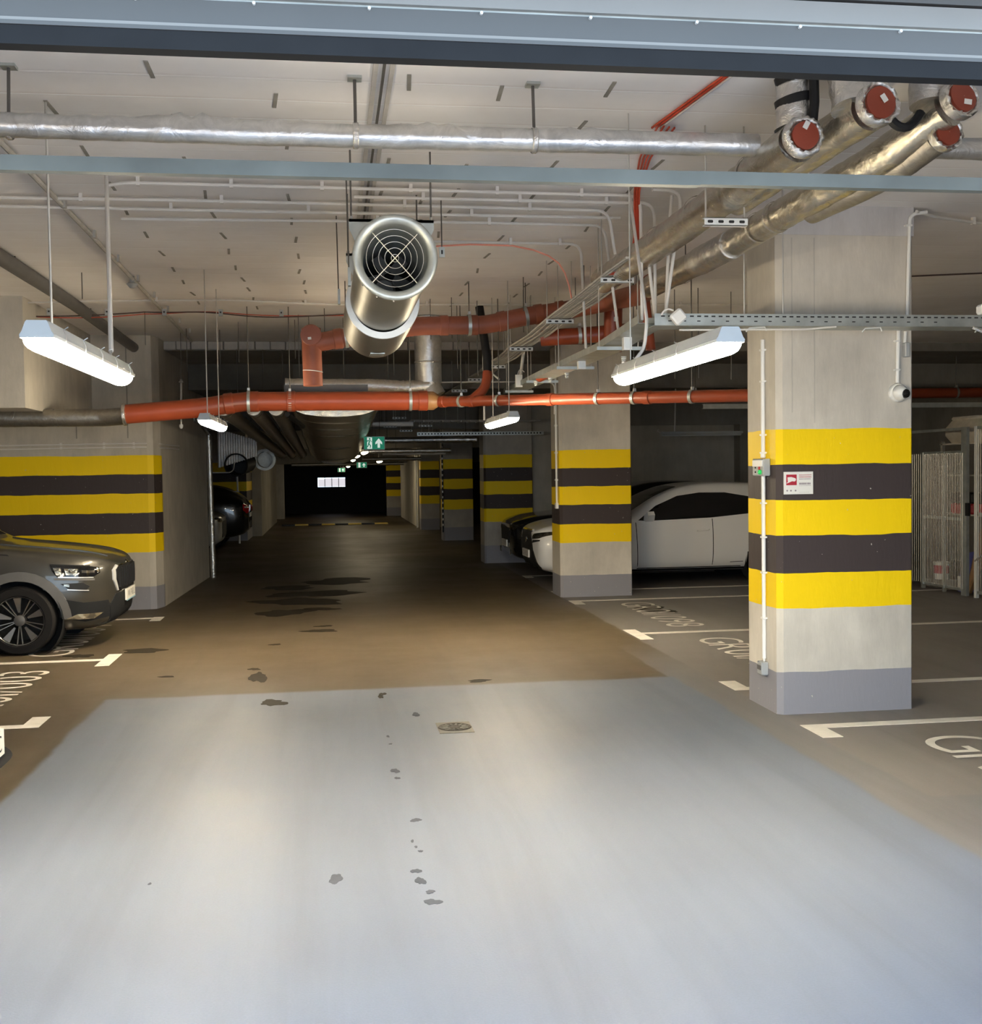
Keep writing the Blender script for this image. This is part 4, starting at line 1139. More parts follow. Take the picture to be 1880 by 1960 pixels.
conduit('third white conduit crossing the ceiling from the left edge', [(-3.2, 7.18, Z), (-.9, 7.12, Z), (1.82, 7.18, Z), (1.88, 7.25, 3.05)], clips=[(-2.1, 7.16, Z), (-1.45, 7.14, Z), (-.62, 7.13, Z), (.5, 7.15, Z), (1.3, 7.17, Z)])
conduit('fourth white conduit crossing the ceiling behind the fan bracket', [(-3.2, 7.36, Z), (-.5, 7.34, Z - .01), (1.95, 7.38, Z)], clips=[(-.95, 7.35, Z), (-.1, 7.35, Z), (.95, 7.36, Z)])
conduit('fifth white conduit crossing the ceiling, bending down at the red cables', [(-1.3, 7.62, Z - .01), (1.0, 7.60, Z), (1.90, 7.62, Z), (2.02, 7.72, 2.60)], clips=[(.35, 7.6, Z), (1.1, 7.6, Z)])
conduit('sixth white conduit crossing the ceiling above the pink cable', [(.55, 8.24, Z), (1.88, 8.26, Z), (1.92, 8.30, 2.55)], clips=[(.62, 8.24, Z), (1.35, 8.25, Z), (1.72, 8.25, Z)])
conduit('white drop conduit, rightmost of the bunch beside the insulated pipe', [(1.95, 6.62, Z), (2.10, 6.64, Z), (2.14, 6.66, Z - .05), (2.05, 6.72, 2.56)])
conduit('white drop conduit in the middle of the bunch beside the insulated pipe', [(2.11, 6.75, Z), (2.10, 6.78, 3.1), (2.08, 6.8, 2.57)])
conduit('slanted white drop conduit of the bunch beside the insulated pipe', [(1.99, 6.9, 3.05), (2.06, 6.95, 2.58)])
conduit('long thin conduit crossing the ceiling behind the jet fan', [(-4.2, 11.75, Z), (-2.2, 11.25, Z), (-.9, 11.15, Z), (.1, 11.4, Z), (4.6, 11.2, Z)], .009, [(-1.6, 11.2, Z), (-.2, 11.32, Z), (1.0, 11.36, Z), (2.6, 11.3, Z), (3.6, 11.25, Z)])
conduit('long grey conduit running down the left half of the ceiling', [(-1.57, 3.0, Z), (-1.60, 8.0, Z), (-1.68, 14.6, Z)], .016, [(-1.58, 4.6 + i*.9, Z) for i in range(11)], 'cable_grey')
conduit('thin conduit crossing the block course with a drop at the second column', [(1.2, 12.9, 2.66), (2.55, 12.9, 2.665), (2.62, 12.95, 2.62), (2.64, 13.1, 2.3)], .008)
conduit('slim white conduit slanting down to the lower cable tray', [(1.70, 12.3, 2.78), (1.82, 12.0, 2.62)], .010)
conduit('thicker white conduit standing on the lower cable tray', [(2.08, 11.9, 2.95), (2.03, 11.9, 2.60)], .017)
conduit('white conduit passing down beside the black riser', [(1.72, 12.5, 3.35), (1.71, 12.4, 2.2)], .011)
conduit('conduit slanting across the ceiling right of the big column', [(3.87, 7.04, 3.315), (4.05, 7.15, 3.31), (4.5, 7.35, Z), (6.5, 7.6, Z)], .011, [(4.45, 7.33, Z), (5.2, 7.44, Z)])
conduit('dark thin cable slanting across the right ceiling', [(5.2, 9.6, 3.34), (6.8, 9.0, 3.33)], .007, mat='cable_dark')
# detector cup on the grey conduit
t = thing('detector', (-1.62, 9.95, 3.2), 'small cup shaped detector on the left ceiling conduit', 'detector')
B().lathe([(.001, 0), (.02, .0), (.045, .03), (.05, .034), (.02, .05), (.02, .10)], (-1.63, 10.0, 3.24), (0, 0, 1), 18).obj('cup', 'grey_plastic', t)
# dark cable with little hanging boxes
t = thing('cable', (-1.5, 11.6, 3.2), 'dark sagging cable with small clips crossing behind the left lamp', 'cable')
pts = []
for i in range(46):
    x = -3.9 + i*.1
    pts.append((x, 11.7, 3.27 - .045*abs(math.sin((x + 3.9)*1.5)) + .04*math.exp(-((x + 1.2)/.4)**2)))
B().tube(pts, .007, 6).obj('cable_sheath', 'cable_dark', t)
B().tube([(p[0], p[1] + .03, p[2] - .02*math.sin(p[0]*2.2)) for p in pts[8:]], .005, 6).obj('cable_sheath', 'cable_red', t)
for x in (-3.1, -2.7, -2.15, -1.6, -1.05, -.45):
    o = B().box((x - .02, 11.66, 3.235), (x + .02, 11.70, 3.30)).obj('cable_clip', 'grey_plastic', t, 0)
    B().box((x - .008, 11.655, 3.262), (x + .008, 11.662, 3.278)).obj('clip_slot', 'dark_slot', o, 0)
# red fire cables
t = thing('cable', (1.9, 7.2, 3.0), 'bunch of orange red cables dropping beside the white conduits', 'cable')
for k in range(4):
    o_ = k*.010
    B().tube(bend([(1.63 + o_*3, 5.42 + o_, 3.325), (1.70 + o_*2, 6.0, 3.335), (1.86 + o_, 6.70, 3.33), (1.90 + o_, 6.85, 3.20), (1.925 + o_, 6.95, 3.05), (1.91 + o_*.7, 7.1, 2.98), (1.86 + o_, 7.35, 2.935)], .08), .0055, 6).obj('cable_sheath', 'cable_red', t)
for k in range(3):
    B().tube([(1.62 + k*.022, 5.50, 3.338), (1.72 + k*.018, 4.75, 3.338), (1.78 + k*.015, 4.4, 3.338)], .006, 6).obj('cable_sheath', 'cable_red' if k < 2 else 'conduit', t)
t = thing('cable', (1.4, 8.3, 3.2), 'pink cable curving from the fan box down to the cable bundle', 'cable')
B().tube([(.60, 8.28, 3.285), (.80, 8.3, 3.292), (1.06, 8.3, 3.31), (1.37, 8.3, 3.305), (1.53, 8.3, 3.275), (1.645, 8.3, 3.233), (1.72, 8.3, 3.18), (1.765, 8.3, 3.11), (1.80, 8.32, 3.02), (1.825, 8.35, 2.93)], .0065, 8).obj('cable_sheath', 'cable_pink', t)
t = thing('hanging_clip', (.72, 7.1, 2.98), 'small metal plate hanging on a rod right of the jet fan', 'bracket')
B().cyl((.725, 7.1, 3.04), (.725, 7.1, CEIL), .0045, n=6).obj('hanger_rod', 'rod', t)
o = B().box((.708, 7.09, 2.985), (.742, 7.105, 3.05)).obj('plate', 'galv', t, 0)
B().box((.720, 7.087, 3.005), (.730, 7.091, 3.03)).obj('slot', 'dark_slot', o, 0)

# --- far clutter under the soffit: dark trays with small brackets
for i, (x, y, z) in enumerate(((1.15, 18.5, 2.52), (1.05, 19.5, 2.42), (1.35, 19.9, 2.36), (1.6, 18.8, 2.40), (2.0, 18.4, 2.46), (1.75, 20.2, 2.32))):
    t = thing('tray_bracket', (x, y, z), ('first', 'second', 'third', 'fourth', 'fifth', 'sixth')[i] + ' small perforated bracket in the dark clutter above the exit sign, counted from the left' if i < 1 else ('', 'second', 'third', 'fourth', 'fifth', 'sixth')[i] + ' small perforated bracket in the dark clutter above the exit sign', 'bracket', group='brackets in the far clutter')
    strut(t, x, y, z, .22, .03, top=2.87, name='channel')
t = thing('cable_tray', (1.9, 18, 2.4), 'dark mesh tray in the clutter left of the third striped column', 'cable tray')
for k in range(5):
    B().cyl((1.3, 18.0 + k*.12, 2.46), (3.4, 18.0 + k*.12, 2.44), .010, n=6).obj('wire', 'rod_light', t)
for k in range(14):
    B().box((1.35 + k*.15, 17.98, 2.43), (1.36 + k*.15, 18.52, 2.45)).obj('rung', 'rod_light', t, 0)
t = thing('lattice_rail', (3.0, 19.3, 2.3), 'perforated rail above the third striped column', 'rail')
B().box((1.5, 19.3, 2.25), (3.7, 19.34, 2.31)).obj('rail_section', 'galv', t, 0)
s = B()
for k in range(40): s.box((1.52 + k*.054, 19.297, 2.27), (1.545 + k*.054, 19.301, 2.295))
s.obj('slots', slotmat, t, 0, kind='stuff')
for x in (1.7, 3.4): B().cyl((x, 19.32, 2.31), (x, 19.32, 2.87), .006, n=6).obj('hanger_rod', 'rod_light', t)
# ================================================================== THINGS ON THE BIG COLUMN
t = thing('dome_camera', (3.756, 7.05, 2.09), 'white dome security camera on the big striped column', 'camera')
B().lathe([(.062, 0), (.064, -.015), (.058, -.03), (.05, -.036)], (3.752, 7.08, 2.125), (0, 1, 0), 32).obj('base', 'white', t)
B().lathe([(.052, .0), (.050, -.02), (.040, -.042), (.022, -.056), (.001, -.06)], (3.757, 7.046, 2.122), (.15, 1, .05), 32).obj('shell', 'white', t)
B().lathe([(.033, -.040), (.028, -.058), (.014, -.065), (.001, -.066)], (3.763, 7.046, 2.118), (-.16, 1, .06), 28).obj('lens', 'glass', t)
t = thing('wall_conduit', (3.745, 7.06, 2.19), 'short white conduit above the dome camera', 'conduit')
B().cyl((3.748, 7.065, 2.19), (3.757, 7.065, 2.55), .013, n=12).obj('tube', 'white', t)
for z in (2.27, 2.46): B().box((3.728, 7.05, z), (3.762, 7.08, z + .012)).obj('clip', 'white', t, 0)
t = thing('wall_conduit', (3.84, 7.06, 2.45), 'white conduit on the right edge of the big column up to the ceiling', 'conduit')
B().tube(bend([(3.80, 7.065, 2.44), (3.805, 7.065, 2.53)], .02), .011, 10).obj('tube', 'white', t)
B().tube(bend([(3.815, 7.062, 2.60), (3.835, 7.062, 3.30), (3.95, 7.05, 3.315)], .05), .012, 10).obj('tube', 'white', t)
for z in (2.62, 3.22): B().box((3.80, 7.045, z), (3.845, 7.08, z + .012)).obj('clip', 'white', t, 0)
t = thing('junction_box', (3.805, 7.05, 2.37), 'small pale box beside the dome camera conduit', 'box')
B().bbox((3.787, 7.03, 2.36), (3.823, 7.08, 2.455), .006).obj('box_body', 'grey_plastic', t, 30)
# video surveillance plate
t = thing('notice_plate', (3.055, 7.07, 1.46), 'white video surveillance notice with red pictogram on the big column', 'sign')
x0, z0 = 2.957, 1.462
B().box((x0, 7.072, z0), (x0 + .202, 7.08, z0 + .148)).obj('board', 'plate', t, 0)
yy = 7.0712
B().box((x0 + .016, yy, z0 + .060), (x0 + .088, yy + .001, z0 + .130)).obj('red_panel', 'red', t, 0)
B().extrude([(x0 + px, yy - .0006, z0 + pz) for px, pz in ((.016, .074), (.026, .080), (.024, .112), (.050, .114), (.078, .106), (.083, .098), (.080, .088), (.072, .084), (.056, .086), (.040, .080), (.022, .072))], (0, .001, 0)).obj('camera_pictogram', 'plate', t, 0)
for k, (z, w, mt, h) in enumerate(((.126, .080, 'red', .004), (.113, .082, 'red', .005), (.100, .080, 'print_grey', .005), (.069, .080, 'print_grey', .013), (.055, .076, 'print_grey', .002), (.012, .07, 'print_grey', .001))):
    rr = random.Random(k); b = B(); xx = x0 + .105
    while xx < x0 + .105 + w:
        ww = rr.uniform(.004, .011); b.box((xx, yy, z0 + z - h/2), (min(xx + ww, x0 + .19), yy + .001, z0 + z + h/2)); xx += ww + .0022
    b.obj('print_line', mt, t, 0)
for px in (.022, .048, .080): B().cyl((x0 + px, yy + .001, z0 + .024), (x0 + px, yy, z0 + .024), .006, n=8).obj('emblem', 'print_grey', t)
# conduit, control box and socket on the lane side
t = thing('wall_conduit', (2.905, 7.29, .3), 'long white conduit down the lane side of the big column', 'conduit')
for za, zb in ((1.72, 2.50), (.345, 1.585)): B().cyl((2.902, 7.29, za), (2.902, 7.29, zb), .014, n=12).obj('tube', 'white', t)
for z in (2.43, 2.22, 1.86, 1.74, 1.40, 1.17, .93, .62): B().box((2.886, 7.268, z - .006), (2.918, 7.312, z + .006)).obj('clip', 'white', t, 0)
B().lathe([(.014, 0), (.018, .005), (.018, .03), (.012, .035)], (2.902, 7.29, 1.705), (0, 0, 1), 12).obj('gland', 'white', t)
t = thing('control_box', (2.88, 7.3, 1.58), 'grey control box with green lamp on the lane side of the big column', 'box')
B().bbox((2.868, 7.20, 1.585), (2.918, 7.40, 1.70), .006).obj('box_body', 'grey_plastic', t, 30)
B().box((2.862, 7.215, 1.648), (2.869, 7.385, 1.688)).obj('label_field', 'white', t, 0)
B().lathe([(.016, 0), (.016, .010), (.010, .018), (.001, .02)], (2.868, 7.25, 1.610), (-1, 0, 0), 16).obj('green_lamp', 'led_green', t)
B().lathe([(.012, 0), (.012, .008), (.001, .009)], (2.868, 7.27, 1.636), (-1, 0, 0), 12).obj('red_button', 'crate_red', t)
for y, z in ((7.34, 1.64), (7.34, 1.61)): B().lathe([(.006, 0), (.006, .006), (.001, .006)], (2.868, y, z), (-1, 0, 0), 10).obj('screw', 'black', t)
t = thing('socket_box', (2.9, 7.29, .25), 'weathered socket box at the foot of the white conduit on the big column', 'box')
B().bbox((2.868, 7.25, .235), (2.918, 7.335, .325), .006).obj('box_body', 'grey_plastic', t, 30)
B().box((2.863, 7.262, .27), (2.869, 7.322, .30)).obj('slot', 'cladding', t, 0)
B().cyl((2.902, 7.29, .32), (2.902, 7.29, .35), .008, n=8).obj('gland', 'white', t)
# conduit on the second column
t = thing('wall_conduit', (2.905, 14.35, 1.05), 'thin white conduit down the lane side of the second striped column', 'conduit')
B().cyl((2.905, 14.32, 1.20), (2.905, 14.32, 3.0), .014, n=8).obj('tube', 'white', t)
B().box((2.885, 14.28, 1.14), (2.918, 14.36, 1.21)).obj('end_box', 'white', t, 0)
for z in (2.2, 1.85, 1.5, 2.6): B().box((2.885, 14.285, z), (2.918, 14.355, z + .02)).obj('clip', 'white', t, 0)

# ================================================================== EXIT SIGNS
def exit_sign(loc, w, h, label, detail=True, top=2.87, flip=False):
    x, y, z = loc
    t = thing('exit_sign', (x, y, z), label, 'sign', group='green exit signs')
    B().box((x - w/2 - .008, y, z - .008), (x + w/2 + .008, y + .03, z + h + .008)).obj('case', 'grey_plastic', t, 0)
    B().box((x - w/2, y - .004, z), (x + w/2, y, z + h)).obj('green_face', 'exit_green', t, 0)
    s = h
    def sh(poly, ox, name, mat='exit_white'):
        B().extrude([(ox + a*s, y - .006, z + b*s) for a, b in poly], (0, .002, 0)).obj(name, mat, t, 0)
    ax = x + w*.22
    sh([(-.10, .12), (.10, .12), (.10, .50), (.27, .38), (.27, .56), (0, .88), (-.27, .56), (-.27, .38), (-.10, .50)], ax, 'arrow')
    px = x - w*.27
    sh([(-.14, .04), (.26, .04), (.26, .96), (-.14, .96)], px, 'doorway')
    if detail:
        yy = y - .008
        def g(poly, name): B().extrude([(px + a*s, yy, z + b*s) for a, b in poly], (0, .002, 0)).obj(name, 'exit_green', t, 0)
        g([(.07 + .075*math.cos(k*PI/6), .84 + .075*math.sin(k*PI/6)) for k in range(12)], 'runner_head')
        g([(.03, .74), (.11, .72), (.04, .42), (-.07, .44)], 'runner_body')
        g([(.09, .72), (.22, .56), (.24, .60), (.12, .76)], 'runner_arm')
        g([(.03, .74), (-.14, .72), (-.20, .56), (-.15, .55), (-.10, .65), (.02, .66)], 'runner_arm')
        g([(.04, .46), (.17, .30), (.12, .10), (.06, .11), (.09, .28), (-.04, .42)], 'runner_leg')
        g([(-.04, .46), (-.12, .26), (-.32, .20), (-.32, .14), (-.08, .18), (.02, .40)], 'runner_leg')
    for dx in (-w*.08, w*.26):
        B().cyl((x + dx, y + .012, z + h), (x + dx*1.2, y + .012, top), .004, n=6).obj('hanger_wire', 'rod', t)
exit_sign((.675, 17.0, 1.985), .30, .185, 'green running man exit sign with upward arrow over the lane')
exit_sign((.85, 30.0, 1.76), .26, .14, 'dim exit sign deep in the lane beside the tiny lamps', False)
exit_sign((.42, 40.0, 1.66), .24, .13, 'tiny lit exit sign near the black end wall', False)

# ================================================================== STORAGE CAGE ON THE RIGHT
XC = 7.82
t = thing('mesh_cage', (XC, 13, 0), 'grey wire mesh storage cage behind the right bays', 'cage')
def post(y, w, h, mat='galv', x=XC): B().box((x - .02, y - w/2, 0), (x + .02, y + w/2, h)).obj('post', mat, t, 0)
post(14.05, .05, 1.80); post(13.53, .035, 1.80, 'galv'); post(13.05, .12, 2.10); post(12.80, .045, 2.10, 'white_metal'); post(11.7, .05, 2.10)
def rails(y0, y1, zs):
    for z in zs: B().box((XC - .012, y0, z - .018), (XC + .012, y1, z + .018)).obj('rail', 'galv', t, 0)
rails(13.05, 14.05, (.07, .95, 1.79)); rails(11.7, 12.8, (.07, 1.03, 2.08))
rails(13.05, 15.9, (2.08,))
wire0 = {}
def wires(y0, y1, zt, n):
    b = B()
    for i in range(n):
        y = y0 + (y1 - y0)*(i + .5)/n
        b.cyl((XC - .02, y, .08), (XC - .02, y, zt), .0035, n=4, caps=False)
    b.obj('mesh_wires', 'rod_light', t, 0, kind='stuff')
wires(13.06, 14.04, 1.78, 26); wires(11.72, 12.78, 2.06, 28); wires(14.06, 16.2, 1.78, 40)
B().box((XC - .05, 12.90, 1.0), (XC - .02, 12.97, 1.16)).obj('lock_case', 'black', t, 0)
B().cyl((XC - .02, 12.8, .45), (XC - .02, 11.9, .95), .012, n=6).obj('brace', 'rod_light', t)
t = thing('shelf_rack', (8.6, 13.6, 0), 'storage shelf rack inside the mesh cage', 'shelf')
for y in (12.1, 13.2, 14.4): 
    for x in (8.3, 9.0): B().box((x - .02, y - .02, 0), (x + .02, y + .02, 1.95)).obj('upright', 'dark_concrete', t, 0)
for z in (.98, 1.5, 1.92): B().box((8.28, 12.05, z - .02), (9.02, 14.45, z)).obj('shelf_board', 'concrete', t, 0)
t = thing('plastic_bundle', (8.6, 14.0, 1.92), 'plastic wrapped bundle lying on top of the cage shelf', 'bundle')
b = B().bbox((8.25, 13.25, 1.92), (9.0, 14.35, 2.22), .10); b.obj('wrap', 'sheet', t, 40)
B().bbox((8.3, 13.6, 2.22), (8.9, 14.2, 2.27), .02).obj('top_fold', 'sheet', t, 40)
for i, (y, m_) in enumerate(((13.3, 'crate_red'), (13.95, 'crate_red'))):
    t = thing('storage_crate', (8.5, y, 1.0), ('right', 'left')[i] + ' red crate with dark lid on the cage shelf', 'crate')
    B().bbox((8.3, y - .26, .98), (8.8, y + .26, 1.12), .02).obj('tub', m_, t, 30)
    B().bbox((8.29, y - .27, 1.12), (8.81, y + .27, 1.26), .02).obj('lid', 'black', t, 30)
    B().lathe([(.03, 0), (.03, .012), (.001, .014)], (8.288, y - .05, 1.22), (-1, 0, 0), 14).obj('badge', 'white', t)
t = thing('carton', (8.5, 12.2, .98), 'brown carton at the right end of the cage shelf', 'box')
B().box((8.3, 12.0, .98), (8.8, 12.75, 1.32)).obj('carton_body', 'wood', t, 0)
B().box((8.295, 12.35, .98), (8.30, 12.40, 1.32)).obj('tape', 'sheet', t, 0)
t = thing('paint_bucket', (8.15, 14.15, 0), 'white bucket with red label standing in the cage', 'bucket')
B().lathe([(.001, .0), (.09, .0), (.10, .21), (.106, .21), (.106, .235), (.098, .235), (.098, .225), (.001, .225)], (8.12, 14.12, .10), (0, 0, 1), 28).obj('pail', 'white', t)
B().lathe([(.0955, .08), (.0995, .19)], (8.12, 14.12, .10), (0, 0, 1), 28).obj('paper_label', 'red', t)
B().box((7.98, 13.98, 0), (8.26, 14.26, .10)).obj('pallet_block', 'dark_concrete', t, 0)
t = thing('bag', (8.1, 13.45, 0), 'blue and white bag leaning in the cage beside the bucket', 'bag')
b = B(); b.add([(8.0, 13.38, 0), (8.2, 13.38, 0), (8.2, 13.52, 0), (8.0, 13.52, 0), (8.05, 13.40, .5), (8.15, 13.40, .52), (8.15, 13.5, .5), (8.05, 13.5, .48)], [(0,3,2,1),(4,5,6,7),(0,1,5,4),(1,2,6,5),(2,3,7,6),(3,0,4,7)])
b.obj('bag_body', 'blue_bag', t, 0)
B().box((7.99, 13.40, .05), (8.0, 13.50, .2)).obj('bag_print', 'white', t, 0)
t = thing('wooden_offcut', (8.2, 13.25, 0), 'brown board leaning inside the cage', 'board')
B().extrude([(8.0, 13.34, .0), (8.0, 13.26, .0), (8.15, 13.10, .60), (8.15, 13.08, .78), (8.15, 13.22, .84), (8.15, 13.32, .7)], (.04, 0, 0)).obj('board_body', 'wood', t, 0)
# ================================================================== CARS
def crom(vals, xs, x):
    """cubic interpolation of rows of numbers over xs"""
    if x <= xs[0]: return vals[0]
    if x >= xs[-1]: return vals[-1]
    i = max(k for k in range(len(xs)) if xs[k] <= x); i = min(i, len(xs)-2)
    t = (x - xs[i])/(xs[i+1]-xs[i])
    out = []
    for a in range(len(vals[0])):
        p1, p2 = vals[i][a], vals[i+1][a]
        h = xs[i+1]-xs[i]
        m1 = 0 if i == 0 else (p2 - vals[i-1][a])/(xs[i+1]-xs[i-1])*h
        m2 = 0 if i+2 >= len(xs) else (vals[i+2][a]-p1)/(xs[i+2]-xs[i])*h
        if i == 0: m1 = (p2-p1)
        if i+2 >= len(xs): m2 = (p2-p1)
        d = p2-p1
        if d == 0: m1 = m2 = 0
        else:
            if m1/d < 0: m1 = 0
            if m2/d < 0: m2 = 0
            m1 = max(min(m1, 3*d), -abs(3*d)) if d > 0 else min(max(m1, 3*d), abs(3*d))
            m2 = max(min(m2, 3*d), -abs(3*d)) if d > 0 else min(max(m2, 3*d), abs(3*d))
        t2, t3 = t*t, t*t*t
        out.append((2*t3-3*t2+1)*p1 + (t3-2*t2+t)*m1 + (-2*t3+3*t2)*p2 + (t3-t2)*m2)
    return out

class Car:
    """Car in local coordinates: x forward, nose at x=0, y to the left, z up."""
    def __init__(s, name, loc, rz, stations, paint, label, scale, axles, wr, halfw):
        s.t = thing(name, loc, label, 'car', world=False)
        s.t.rotation_euler = (0, 0, rz); s.t.scale = (scale,)*3
        s.axles, s.wr, s.hw = axles, wr, halfw
        xs = [q[0] for q in stations][::-1]; rows = [q[1:] for q in stations][::-1]
        # rows: zb, wl, zl, wm, zm, ws, zs, wr, zr, wt, zt
        N = 110
        X = [xs[0] + (xs[-1]-xs[0])*(1-math.cos(PI*i/N))/2 for i in range(N+1)]
        sec = []
        for x in X:
            zb, wl, zl, wm, zm, wsh, zsh, wra, zra, wt, zt = crom(rows, xs, x)
            ctl = [(0, zb), (wl*.75, zb), (wl, zl), (wm, zm), (wsh, zsh), (wra, zra), (wt, zt), (0, zt + .012)]
            pts = []
            for j in range(len(ctl)-1):
                p0 = ctl[max(0, j-1)]; p1 = ctl[j]; p2 = ctl[j+1]; p3 = ctl[min(len(ctl)-1, j+2)]
                for k in range(5):
                    t = k/5
                    def cr(a):
                        m1 = (p2[a]-p0[a])*.42; m2 = (p3[a]-p1[a])*.42
                        return (2*t**3-3*t*t+1)*p1[a] + (t**3-2*t*t+t)*m1 + (-2*t**3+3*t*t)*p2[a] + (t**3-t*t)*m2
                    pts.append((max(0, cr(0)), cr(1)))
            pts.append(ctl[-1])
            sec.append([Vector((x, y, z)) for y, z in pts] + [Vector((x, -y, z)) for y, z in pts[-2:0:-1]])
        n = len(sec[0])
        vs = [v for r in sec for v in r]
        fs = [(i*n+j, i*n+(j+1) % n, (i+1)*n+(j+1) % n, (i+1)*n+j) for i in range(N) for j in range(n)] + [tuple(range(n)), tuple(range(N*n, N*n+n))]
        s.bvh = BVHTree.FromPolygons(vs, fs)
        R = wr*1.17
        keep = []
        for f in fs:
            c = sum((vs[i] for i in f), Vector())/len(f)
            if any((c.x-ax)**2 + (c.z-wr)**2 < R*R for ax in axles) and abs(c.y) > halfw*.55: continue
            keep.append(f)
        s.body = B().add(vs, keep).obj('body', paint, s.t, 40)
        for ax in axles:
            for sd in (-1, 1):
                b = B()
                b.lathe([(R*1.03, 0), (R*1.03, -.28), (.001, -.28)], (ax, sd*(halfw-.03), wr), (0, sd, 0), 32)
                b.obj('wheel_well', 'rubber', s.t)
    def hit(s, o, d):
        h = s.bvh.ray_cast(Vector(o), Vector(d))
        return h[0], h[1]
    def patch(s, poly, side, name, mat, off=.006, parent=None, cell=.05, smooth=50):
        """poly: 2D outline; side 'F' (y,z from the front), 'R' (rear), 'L'/'N' (x,z from left/right), 'T' (x,y from above); wraps onto the body"""
        mp = {'F': lambda a, b: ((3, a, b), (-1, 0, 0)), 'R': lambda a, b: ((-9, a, b), (1, 0, 0)), 'L': lambda a, b: ((a, 3, b), (0, -1, 0)), 'N': lambda a, b: ((a, -3, b), (0, 1, 0)), 'T': lambda a, b: ((a, b, 4), (0, 0, -1))}[side]
        bm = bmesh.new()
        bm.faces.new([bm.verts.new((a, b, 0)) for a, b in poly])
        xs = [p[0] for p in poly]; ys = [p[1] for p in poly]
        for lo, hi, ax in ((min(xs), max(xs), 0), (min(ys), max(ys), 1)):
            k = int((hi-lo)/cell)
            for i in range(1, k+1):
                c = [0, 0, 0]; c[ax] = lo + (hi-lo)*i/(k+1); nn = [0, 0, 0]; nn[ax] = 1
                bmesh.ops.bisect_plane(bm, geom=bm.verts[:]+bm.edges[:]+bm.faces[:], plane_co=c, plane_no=nn)
        bmesh.ops.triangulate(bm, faces=bm.faces[:])
        bm.verts.ensure_lookup_table()
        ok = True; pos = []; last = None
        for v in bm.verts:
            o, d = mp(v.co.x, v.co.y)
            p, nrm = s.hit(o, d)
            d = Vector(d)
            pos.append((p, d))
        good = [p for p, d in pos if p is not None]
        if not good: bm.free(); return None
        top = []; bot = []
        for (p, d), v in zip(pos, bm.verts):
            if p is None:
                o, _ = mp(v.co.x, v.co.y)
                q = min(good, key=lambda g: (g-Vector(o)).cross(d).length)
                p = Vector(o) + d*((q-Vector(o)).dot(d))
            top.append(p - d*off); bot.append(p + d*.01)
        b = B()
        n = len(top)
        fs = [tuple(v.index for v in f.verts) for f in bm.faces]
        edges = [(e.verts[0].index, e.verts[1].index) for e in bm.edges if e.is_boundary]
        bm.free()
        b.add(top + bot, fs + [(i, j, n+j, n+i) for i, j in edges])
        return b.obj(name, mat, parent or s.t, smooth)
    def wheel(s, ax, sd, spokes='wedge'):
        r = s.wr; y0 = sd*(s.hw - .005)
        t = s.t
        o = (ax, y0 - sd*.20, r); d = (0, sd, 0)
        w = B().lathe([(r*.66, .0), (r*.9, .0), (r*.985, .02), (r, .05), (r, .15), (r*.985, .18), (r*.93, .20), (r*.74, .205), (r*.70, .19), (r*.68, .10), (r*.66, .02)], o, d, 48).obj('wheel', 'tyre', t)
        B().lathe([(r*.70, .19), (r*.67, .186), (r*.64, .15), (r*.60, .07), (.001, .07)], o, d, 40).obj('rim', 'wheel_black', w)
        B().lathe([(r*.705, .190), (r*.70, .197), (r*.685, .190)], o, d, 48).obj('rim_edge', 'alloy', w)
        B().lathe([(r*.16, .10), (r*.16, .165), (r*.12, .175), (.001, .177)], o, d, 20).obj('hub', 'cladding', w)
        for k in range(5):
            a = 2*PI*k/5 + .35
            def pt(rad, an, h):
                return Vector((ax + rad*math.cos(a+an), y0 - sd*(.20-h), r + rad*math.sin(a+an)))
            b = B(); vs = [pt(r*.24, -.10, .165), pt(r*.24, .10, .165), pt(r*.67, .17, .187), pt(r*.67, -.15, .187)]
            b.extrude(vs, (0, -sd*.02, 0)); b.obj('spoke', 'alloy', w, 0)
            for off in (.50, .72):
                b = B(); vs = [pt(r*.16, off-.07, .160), pt(r*.16, off+.07, .160), pt(r*.68, off+.018, .187), pt(r*.68, off-.018, .187)]
                b.extrude(vs, (0, -sd*.02, 0)); b.obj('spoke', 'alloy', w, 0)
    def arch(s, ax, side, mat, w=.075, name='arch_trim', a0=0, a1=PI):
        R = s.wr*1.17
        n = 18
        poly = [(ax + (R*.985)*math.cos(a0+(a1-a0)*i/n), s.wr + (R*.985)*math.sin(a0+(a1-a0)*i/n)) for i in range(n+1)]
        poly += [(ax + (R+w)*math.cos(a1-(a1-a0)*i/n), s.wr + (R+w)*math.sin(a1-(a1-a0)*i/n)) for i in range(n+1)]
        # split into segments so that the outline stays simple
        m = n+1
        for k in range(0, n, 3):
            q = poly[k:k+4] + poly[2*m-1-k-3:2*m-k]
            s.patch(q, side, name, mat, .012, cell=.08)

